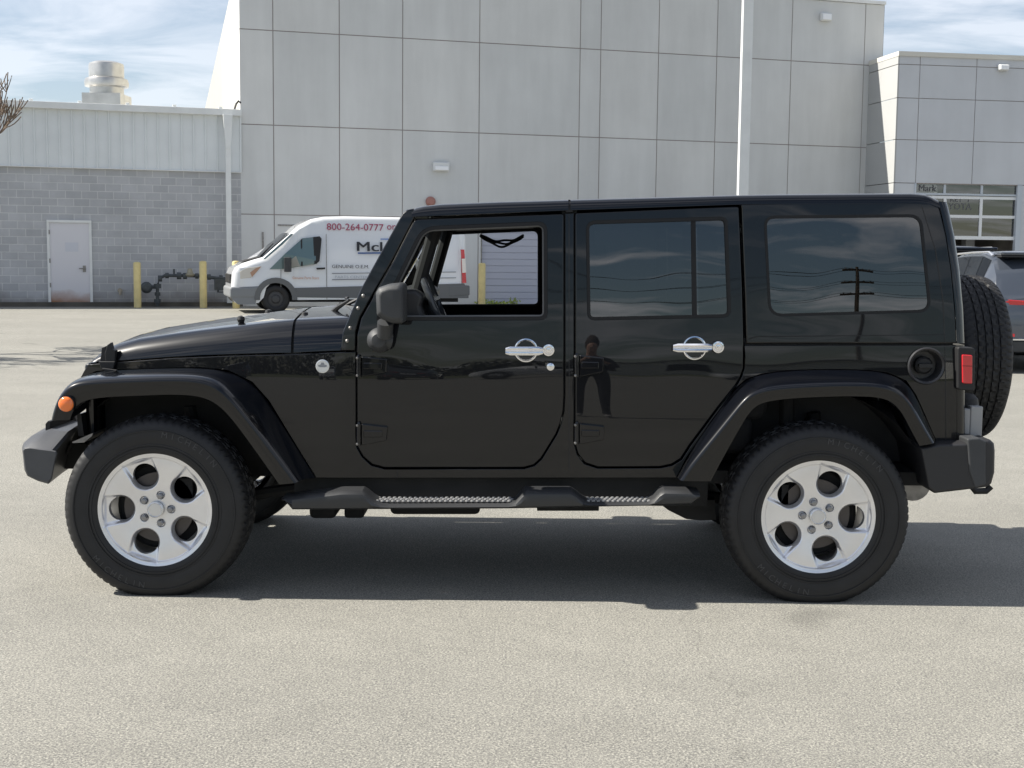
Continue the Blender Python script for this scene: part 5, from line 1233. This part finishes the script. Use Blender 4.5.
def rim_mesh(c, phase, sg):
    """c: centre on the outer face plane; sg=+1 when inwards is +Y"""
    NR, NT = 116, 432; r0, r1 = .030, .2495; HR, HQ, RH = .0525, .0, .151
    holes = [phase + k * 2 * pi / 5 for k in range(5)]
    def smooth(a, b, x): t = max(0, min(1, (x - a) / (b - a))); return t * t * (3 - 2 * t)
    def H(r, th):
        if r > .2455: h = .004 * smooth(.2455, .2495, r)
        elif r > .226: h = .003 + .004 * smooth(.2455, .226, r)
        else: h = .007 + .008 * smooth(.228, .222, r) + .014 * (1 - smooth(.05, .215, r))
        dm = 9
        for hp in holes:
            d = (th - hp + pi) % (2 * pi) - pi
            if abs(d) > 1.0: continue
            x, y = r * cos(d), r * sin(d)
            dc = sqrt((x - RH) ** 2 + y * y) - .060
            tt = (x - RH) / (.222 - RH); wd_ = .060 + .006 * max(0, min(1, tt)); dt = max(abs(y - .010 * max(0, tt)) - wd_, RH - x, x - .219)
            dm = min(dm, min(dc, dt))
        pk = 1 - smooth(-.011, .004, dm)
        if pk > 0:
            h += pk * (.016 + .010 * (1 - smooth(RH - .02, .222, r)))
        for k in range(5):      # lug seats
            a = phase + pi / 5 + k * 2 * pi / 5; d = sqrt((r * cos(th) - .0635 * cos(a)) ** 2 + (r * sin(th) - .0635 * sin(a)) ** 2); h += .008 * (1 - smooth(.015, .018, d))
        return h
    bm = BM(); g = []
    for i in range(NR + 1):
        r = r0 + (r1 - r0) * i / NR; row = []
        for k in range(NT):
            th = 2 * pi * k / NT; row.append([r * cos(th), r * sin(th), th, r])
        g.append(row)
    # snap grid points beside a hole's edge onto its circle
    verts = []
    for row in g:
        vr = []
        for (x, y, th, r) in row:
            keep = True
            for hp in holes:
                hx, hy = RH * cos(hp), RH * sin(hp); d = sqrt((x - hx) ** 2 + (y - hy) ** 2)
                if d < HR - .0018: keep = False
                elif d < HR + .0009:
                    x = hx + (x - hx) / d * HR; y = hy + (y - hy) / d * HR
            if keep: h = H(sqrt(x * x + y * y), atan2(y, x)); vr.append(bm.verts.new(c + Vector((x, sg * h, y))))
            else: vr.append(None)
        verts.append(vr)
    for a, b in zip(verts, verts[1:]):
        for k in range(NT):
            q = [v for v in (a[k], a[(k+1) % NT], b[(k+1) % NT], b[k]) if v]
            if len(q) >= 3: bm.faces.new(q)
    bmesh.ops.remove_doubles(bm, verts=bm.verts[:], dist=1e-5)
    be = [e for e in bm.edges if e.is_boundary and (abs((e.verts[0].co - c).length - r0) > .004) and (e.verts[0].co - c).length < r1 - .006]
    ex = bmesh.ops.extrude_edge_only(bm, edges=be)
    for v in ex['geom']:
        if isinstance(v, bmesh.types.BMVert): v.co.y = c.y + sg * .062
    lathe(bm, [(.2495, .004), (.2475, .012), (.236, .022), (.232, .04), (.222, .06), (.216, .10), (.216, .22)], c, (0, sg, 0), 96)
    return bm
WDATA = {}
def off_wheel(c, phase, sg, loc_label=None):
    wv = empty('wheel', c, car); ax = (0, sg, 0)
    ty = obj('tyre', tyre_mesh(c, ax), RUB, wv, smooth=32)
    rb_ = rim_mesh(c + Vector((0, sg * .004, 0)), phase if sg > 0 else pi - phase, sg)
    for v in rb_.verts: v.co.x = c.x + (v.co.x - c.x) * 1.045; v.co.z = c.z + (v.co.z - c.z) * 1.045
    rm = obj('rim', rb_, ALU, wv, smooth=50)
    bm = BM()
    for k in range(5):
        a = (phase if sg > 0 else pi - phase) + pi / 5 + k * 2 * pi / 5; q = c + Vector((.0635 * cos(a), sg * .02, .0635 * sin(a)))
        lathe(bm, [(.0135, .02), (.014, -.002), (.0115, -.007), (.0, -.009)], q, ax, 6)
    obj('lug_nuts', bm, mat('lug_steel', (.28, .28, .29), .3, .8), wv, smooth=30)
    bm = BM(); lathe(bm, [(.036, .03), (.036, .012), (.031, .008), (.028, .011), (.0, .009)], c, ax, 36); obj('hub_cap', bm, mat('cap_silver', (.66, .66, .66), .25, .5), wv)
    bm = BM(); lathe(bm, [(0, .085), (.158, .085), (.158, .105), (0, .105)], c, ax, 40); obj('brake_disc', bm, mat('brown_disc', (.09, .08, .075), .45, .5), wv)
    bm = BM(); lathe(bm, [(.07, .06), (.085, .10), (.085, .11), (0, .11)], c, ax, 24); s_ = -1 if c.x > 0 else 1; box(bm, (c.x + s_ * .08 - .04, min(c.y + sg * .085, c.y + sg * .15), c.z + .04), (c.x + s_ * .15, max(c.y + sg * .085, c.y + sg * .15), c.z + .13)); obj('brake_caliper', bm, UND, wv)
    bm = BM(); lathe(bm, [(0, .125), (.188, .125), (.195, .115), (.195, .15), (0, .15)], c, ax, 40); obj('dust_shield', bm, UND, wv)
    return wv
zw = .388
wF = off_wheel(Vector((cF.x, 0, zc_)), radians(36), 1); wR = off_wheel(Vector((cR.x, 0, zc_)), radians(-2), 1)
off_wheel(Vector((cF.x, 2*YC, zc_)), radians(10), -1); off_wheel(Vector((cR.x, 2*YC, zc_)), radians(50), -1)
for (wv, c, am) in ((wF, Vector((cF.x, 0, zc_)), radians(60)), (wR, Vector((cR.x, 0, zc_)), radians(62))):
    bm = wall_letters(c, Vector((0, 1, 0)), 'MICHELIN', am, .330, .038); b2 = wall_letters(c, Vector((0, 1, 0)), 'MICHELIN', am + pi, .352, .038, True); join(bm, b2)
    obj('wall_lettering', bm, mat('worn_raised_rubber', (.05, .05, .052), .6), wv, smooth=0)
# spare
sc_ = Vector((2.40, YC - .0, 1.04)); spw = empty('spare_wheel', sc_, car)
obj('tyre', tyre_mesh(sc_, (-1, 0, 0)), RUB, spw, smooth=32)
bm = BM(); lathe(bm, [(.245, .01), (.235, .02), (.22, .035), (.10, .05), (.06, .04), (0, .04)], sc_, (-1, 0, 0), 48); obj('rim', bm, ALU, spw)
bm = BM(); tube(bm, [sc_ + Vector((-.04, 0, 0)), sc_ + Vector((-.36, 0, -.02))], .1, 16); obj('carrier', bm, PLD, spw)

# --- interior
ZB = on(470, 319, fy).z
bm = BM(); P = [at(x, y, .22) for x, y in ((346, 322), (362, 300), (392, 290.5), (416, 289), (424, 296), (421, 306), (428, 330), (425, 380), (350, 380))]; prism(bm, P, (0, 2*(YC - .22), 0)); obj('dashboard', bm, mat('dash_plastic', (.02, .02, .022), .5), car, smooth=0, bev=.02)
bm = BM(); c0 = at(400, 303, .52); lathe(bm, [(.05, 0), (.045, -.02), (0, -.02)], c0, (-1, 0, -.3), 16); obj('air_vent', bm, CHR, car)
wcn = at(434, 300, .50); wax = Vector((-.93, 0, -.38)).normalized(); wu = Vector((0, 1, 0)); wv_ = wax.cross(wu).normalized()
bm = BM(); tube(bm, [wcn + wu * .19 * cos(2*pi*k/40) + wv_ * .19 * sin(2*pi*k/40) for k in range(40)], .017, 10, closed=True)
for a in (0, pi, -pi/2): tube(bm, [wcn + wax * .03, wcn + (wu * cos(a) + wv_ * sin(a)) * .185], .018, 8)
lathe(bm, [(.07, -.0), (.075, .03), (.06, .06), (0, .06)], wcn - wax * .0, wax, 20); tube(bm, [wcn + wax * .05, wcn + wax * .3], .035, 10)
obj('steering_wheel', bm, mat('wheel_leather', (.06, .062, .068), .25), car)
bm = BM(); q_ = at(427, 311.5, .56); box(bm, (q_.x - .035, .50, q_.z - .03), (q_.x + .02, .66, q_.z + .025), None); obj('instrument_cluster', bm, mat('cluster_trim', (.45, .47, .45), .4), car, smooth=0, bev=.01)
bm = BM(); q_ = at(422, 249, .62); box(bm, (q_.x - .02, .80, 1.62), (q_.x + .02, 1.04, 1.69)); tube(bm, [Vector((q_.x, .92, 1.66)), Vector((q_.x - .05, .92, 1.74))], .012, 6); obj('rear_view_mirror', bm, PLD, car, smooth=0, bev=.01)
def seat(x, y, name='seat', back=1.0):
    bm = BM(); box(bm, (x - .26, y - .25, .62), (x + .26, y + .25, .80)); 
    prism(bm, [Vector((x + .16, y - .24, .78)), Vector((x + .32, y - .24, .78)), Vector((x + .42, y - .22, 1.36)), Vector((x + .30, y - .22, 1.38))], (0, .46, 0)); s = obj(name, bm, FAB, car, smooth=0, bev=.04)
    bm = BM(); box(bm, (x + .32, y - .12, 1.41), (x + .42, y + .12, 1.58)); tube(bm, [Vector((x + .37, y - .06, 1.36)), Vector((x + .37, y - .06, 1.43))], .008, 6); tube(bm, [Vector((x + .37, y + .06, 1.36)), Vector((x + .37, y + .06, 1.43))], .008, 6); obj('headrest', bm, FAB, s, smooth=0, bev=.035)
seat(.02, .50); seat(.02, 1.33); seat(.86, .55); seat(.86, 1.28)
# roll cage
bm = BM()
for q in (0, 1):
    F_ = (lambda p: Vector(p)) if not q else mir
    tube(bm, [F_(p) for p in (Vector((-.46, .36, 1.30)), Vector((-.36, .36, 1.66)), Vector((-.30, .37, 1.70)), Vector((.32, .37, 1.72)), Vector((1.25, .37, 1.72)), Vector((1.5, .36, 1.60)), Vector((1.85, .33, 1.1)))], .032, 10)
    tube(bm, [F_(Vector((.34, .27, .6))), F_(Vector((.34, .30, 1.3))), F_(Vector((.34, .38, 1.72)))], .035, 10); tube(bm, [F_(Vector((1.27, .27, .6))), F_(Vector((1.27, .30, 1.3))), F_(Vector((1.27, .38, 1.72)))], .035, 10)
tube(bm, [Vector((.34, .37, 1.72)), Vector((.34, 2*YC - .37, 1.72))], .04, 10); tube(bm, [Vector((1.27, .37, 1.72)), Vector((1.27, 2*YC - .37, 1.72))], .03, 10)
obj('roll_cage', bm, mat('cage_padding', (.005, .005, .006), .8), car)
bm = BM(); a0_ = at(482, 236.5, 1.42)
for j_ in range(3): tube(bm, [a0_ + Vector((.235 * t / 20 - .01, .012 * sin(.5 * t + 2 * j_), .006 - (.030 + .014 * j_) * sin(pi * t / 20) + .004 * sin(.7 * t + 2 * j_))) for t in range(21)], .0065, 6)
obj('grab_strap', bm, PLD, car)
# headliner
bm = BM(); z_ = on(500, 213, fy).z; box(bm, (-.38, .27, z_ - .02), (1.95, 2*YC - .27, z_ + .0)); obj('headliner', bm, mat('headliner_black', (.02, .02, .02), .9), car, smooth=0)

# ================================================================== PHOTOGRAPHER (behind the camera, mirrored in the rear door)
def skin_body(name, joints, links, origin, mats, parent=None, face_mat=None, sub=2):
    me = bpy.data.meshes.new(name); ks = list(joints); idx = {k: i for i, k in enumerate(ks)}
    org = Vector(origin)
    me.from_pydata([Vector(joints[k][0]) - Vector((0, 0, 0)) for k in ks], [(idx[a], idx[b]) for a, b in links], [])
    o = bpy.data.objects.new(name, me); COL.objects.link(o); sk = o.modifiers.new('skin', 'SKIN'); sk.use_smooth_shade = True
    for i, k in enumerate(ks):
        r = joints[k][1]; me.skin_vertices[0].data[i].radius = r if isinstance(r, tuple) else (r, r)
    me.skin_vertices[0].data[0].use_root = True
    s = o.modifiers.new('sub', 'SUBSURF'); s.levels = sub; s.render_levels = sub
    dg = bpy.context.evaluated_depsgraph_get(); nm = bpy.data.meshes.new_from_object(o.evaluated_get(dg))
    bpy.data.objects.remove(o)
    for m_ in mats: nm.materials.append(m_)
    for p in nm.polygons:
        p.use_smooth = True
        if face_mat: p.material_index = face_mat(p.center)
    o = bpy.data.objects.new(name, nm); COL.objects.link(o); o.location = org; ORG[o.name] = org; return o
J = {'pelvis': ((0, 0, .96), (.155, .11)), 'waist': ((0, 0, 1.10), (.15, .105)), 'chest': ((0, .0, 1.30), (.175, .12)), 'neckb': ((0, 0, 1.45), (.10, .08)), 'neck': ((0, .01, 1.52), .055), 'head': ((0, .03, 1.62), (.075, .09)), 'top': ((0, .025, 1.71), (.07, .085))}
for s, k in ((-1, 'l'), (1, 'r')):
    J[k+'hip'] = ((s * .10, 0, .90), .095); J[k+'knee'] = ((s * .13, .02 + .03 * s, .50), .062); J[k+'ank'] = ((s * .15, 0.03 * s, .10), .045); J[k+'heel'] = ((s * .15, -.03 + .03 * s, .05), .045); J[k+'toe'] = ((s * .165, .17 + .03 * s, .035), (.045, .03))
    J[k+'sh'] = ((s * .19, 0, 1.41), .062); J[k+'elb'] = ((s * .27, .10, 1.15), .045); J[k+'wr'] = ((s * .12, .33, 1.33), .028); J[k+'palm'] = ((s * .085, .37, 1.38), (.035, .02))
LK = [('pelvis', 'waist'), ('waist', 'chest'), ('chest', 'neckb'), ('neckb', 'neck'), ('neck', 'head'), ('head', 'top')]
for k in 'lr': LK += [('pelvis', k+'hip'), (k+'hip', k+'knee'), (k+'knee', k+'ank'), (k+'ank', k+'heel'), (k+'ank', k+'toe'), ('neckb', k+'sh'), (k+'sh', k+'elb'), (k+'elb', k+'wr'), (k+'wr', k+'palm')]
for s, k in ((-1, 'l'), (1, 'r')):
    for f_i in range(4):
        b0 = Vector((s * .085, .385, 1.36 + .016 * f_i)); J[k+'f%da' % f_i] = (tuple(b0 + Vector((-s * .005, .01, 0))), .009); J[k+'f%db' % f_i] = (tuple(b0 + Vector((-s * .035, .03, 0))), .008); J[k+'f%dc' % f_i] = (tuple(b0 + Vector((-s * .055, .02, 0))), .007)
        LK += [(k+'palm', k+'f%da' % f_i), (k+'f%da' % f_i, k+'f%db' % f_i), (k+'f%db' % f_i, k+'f%dc' % f_i)]
    J[k+'th'] = ((s * .06, .345, 1.40), .010); LK.append((k+'palm', k+'th'))
def fm(c):
    if c.z > 1.47: return 0
    if c.y > .27 and c.z > 1.2: return 0
    if c.z < .09: return 3
    return 2 if c.z < .93 else 1
SK = mat('skin', (.50, .30, .22), .5); JK = mat('dark_jacket', (.012, .012, .015), .8); TR = mat('navy_trousers', (.012, .014, .022), .8); SH = mat('grey_shoes', (.30, .29, .28), .7)
pp = Vector((.83, -7.6, 0)); per = skin_body('person', J, LK, pp, [SK, JK, TR, SH], face_mat=fm)
tag(per, 'person in dark jacket holding up a phone, mirrored in the rear door', 'person')
bm = BM(); lathe(bm, [(.070, -.05), (.083, .0), (.084, .05), (.06, .09), (.03, .104), (0, .106)], pp + Vector((0, -.004, 1.66)), (0, 0, 1), 20); h_ = obj('hair', bm, mat('brown_hair', (.06, .04, .03), .8), None, origin=pp); h_.parent = per; h_.location = (0, 0, 0)
bm = BM(); lathe(bm, [(0, -.014), (.012, -.008), (.014, .0), (.006, .02), (0, .03)], pp + Vector((0, .125, 1.63)), (0, 0, 1), 8); n_ = obj('nose', bm, SK, None, origin=pp); n_.parent = per; n_.location = (0, 0, 0)
bm = BM(); box(bm, (pp.x - .08, pp.y + .395, 1.35), (pp.x + .08, pp.y + .404, 1.43)); tag(obj('phone', bm, PLD, None, smooth=0, bev=.003, origin=pp + Vector((0, .4, 1.39))), 'dark phone held up by the person behind the camera', 'phone')
print('objects', len(bpy.data.objects))

def far_shed(x0, x1, y, h, label):
    r = empty('warehouse', ((x0 + x1) / 2, y, 0)); tag(r, label, 'building', 'low buildings across the road behind the photographer')
    bm = BM(); box(bm, (x0, y - 12, 0), (x1, y, h)); obj('wall', bm, mat('warehouse_white', (.72, .72, .70), .7), r, smooth=0)
    bm = BM(); box(bm, (x0 - .2, y - 12.2, h), (x1 + .2, y + .3, h + .25)); obj('roof', bm, STEEL, r, smooth=0)
    for k in range(int((x1 - x0) / 6)):
        bm = BM(); a = x0 + 2 + k * 6; box(bm, (a, y - .02, 1.0), (a + 2.6, y + .04, h - .9)); obj('window', bm, MATS['car_glass'], r, smooth=0)
far_shed(2, 26, -76, 3.6, 'long low white building across the road behind the photographer, the narrower of two')
far_shed(31, 78, -82, 4.6, 'wide white building across the road behind the photographer, beside the utility pole')

# ---- pieces that are separate in the world get objects of their own
def split_by(name, key):
    for o in [q for q in bpy.data.objects if q.type == 'MESH' and q.name.split('.')[0] == name]:
        bm = BM(); bm.from_mesh(o.data); seen = set(); groups = {}
        for f in bm.faces:
            if f in seen: continue
            st, isl = [f], []; seen.add(f)
            while st:
                g = st.pop(); isl.append(g)
                for v in g.verts:
                    for h in v.link_faces:
                        if h not in seen: seen.add(h); st.append(h)
            c = sum((g.calc_center_median() for g in isl), Vector()) / len(isl) + ORG.get(o.name, Vector())
            groups.setdefault(key(c) if key else len(groups), []).extend(g.index for g in isl)
        bm.free()
        if len(groups) < 2: continue
        for ids in list(groups.values()):
            b2 = BM(); b2.from_mesh(o.data); b2.faces.ensure_lookup_table(); keep = set(ids)
            bmesh.ops.delete(b2, geom=[f for f in b2.faces if f.index not in keep], context='FACES')
            me = bpy.data.meshes.new(name); b2.to_mesh(me); b2.free()
            for m_ in o.data.materials: me.materials.append(m_)
            n_ = o.copy(); n_.data = me; COL.objects.link(n_)
        bpy.data.objects.remove(o)
for nm, ky in (('wheel_housing', lambda c: c.y > YC), ('front_frame_horns', None), ('frame_rails', None), ('hinges', None), ('wiper', lambda c: c.y > .80), ('suspension', lambda c: c.y > YC), ('lift_arms', None), ('insulator', None), ('hinge_bolts', None), ('door_track', None), ('conduit', None), ('door_handle', None), ('valves', None)): split_by(nm, ky)
for a_, b_ in (('front_frame_horns', 'frame_horn'), ('frame_rails', 'frame_rail'), ('hinges', 'hinge'), ('lift_arms', 'lift_arm'), ('hinge_bolts', 'hinge_bolt'), ('valves', 'valve')):
    for q in [q for q in bpy.data.objects if q.name.split('.')[0] == a_]: q.name = b_
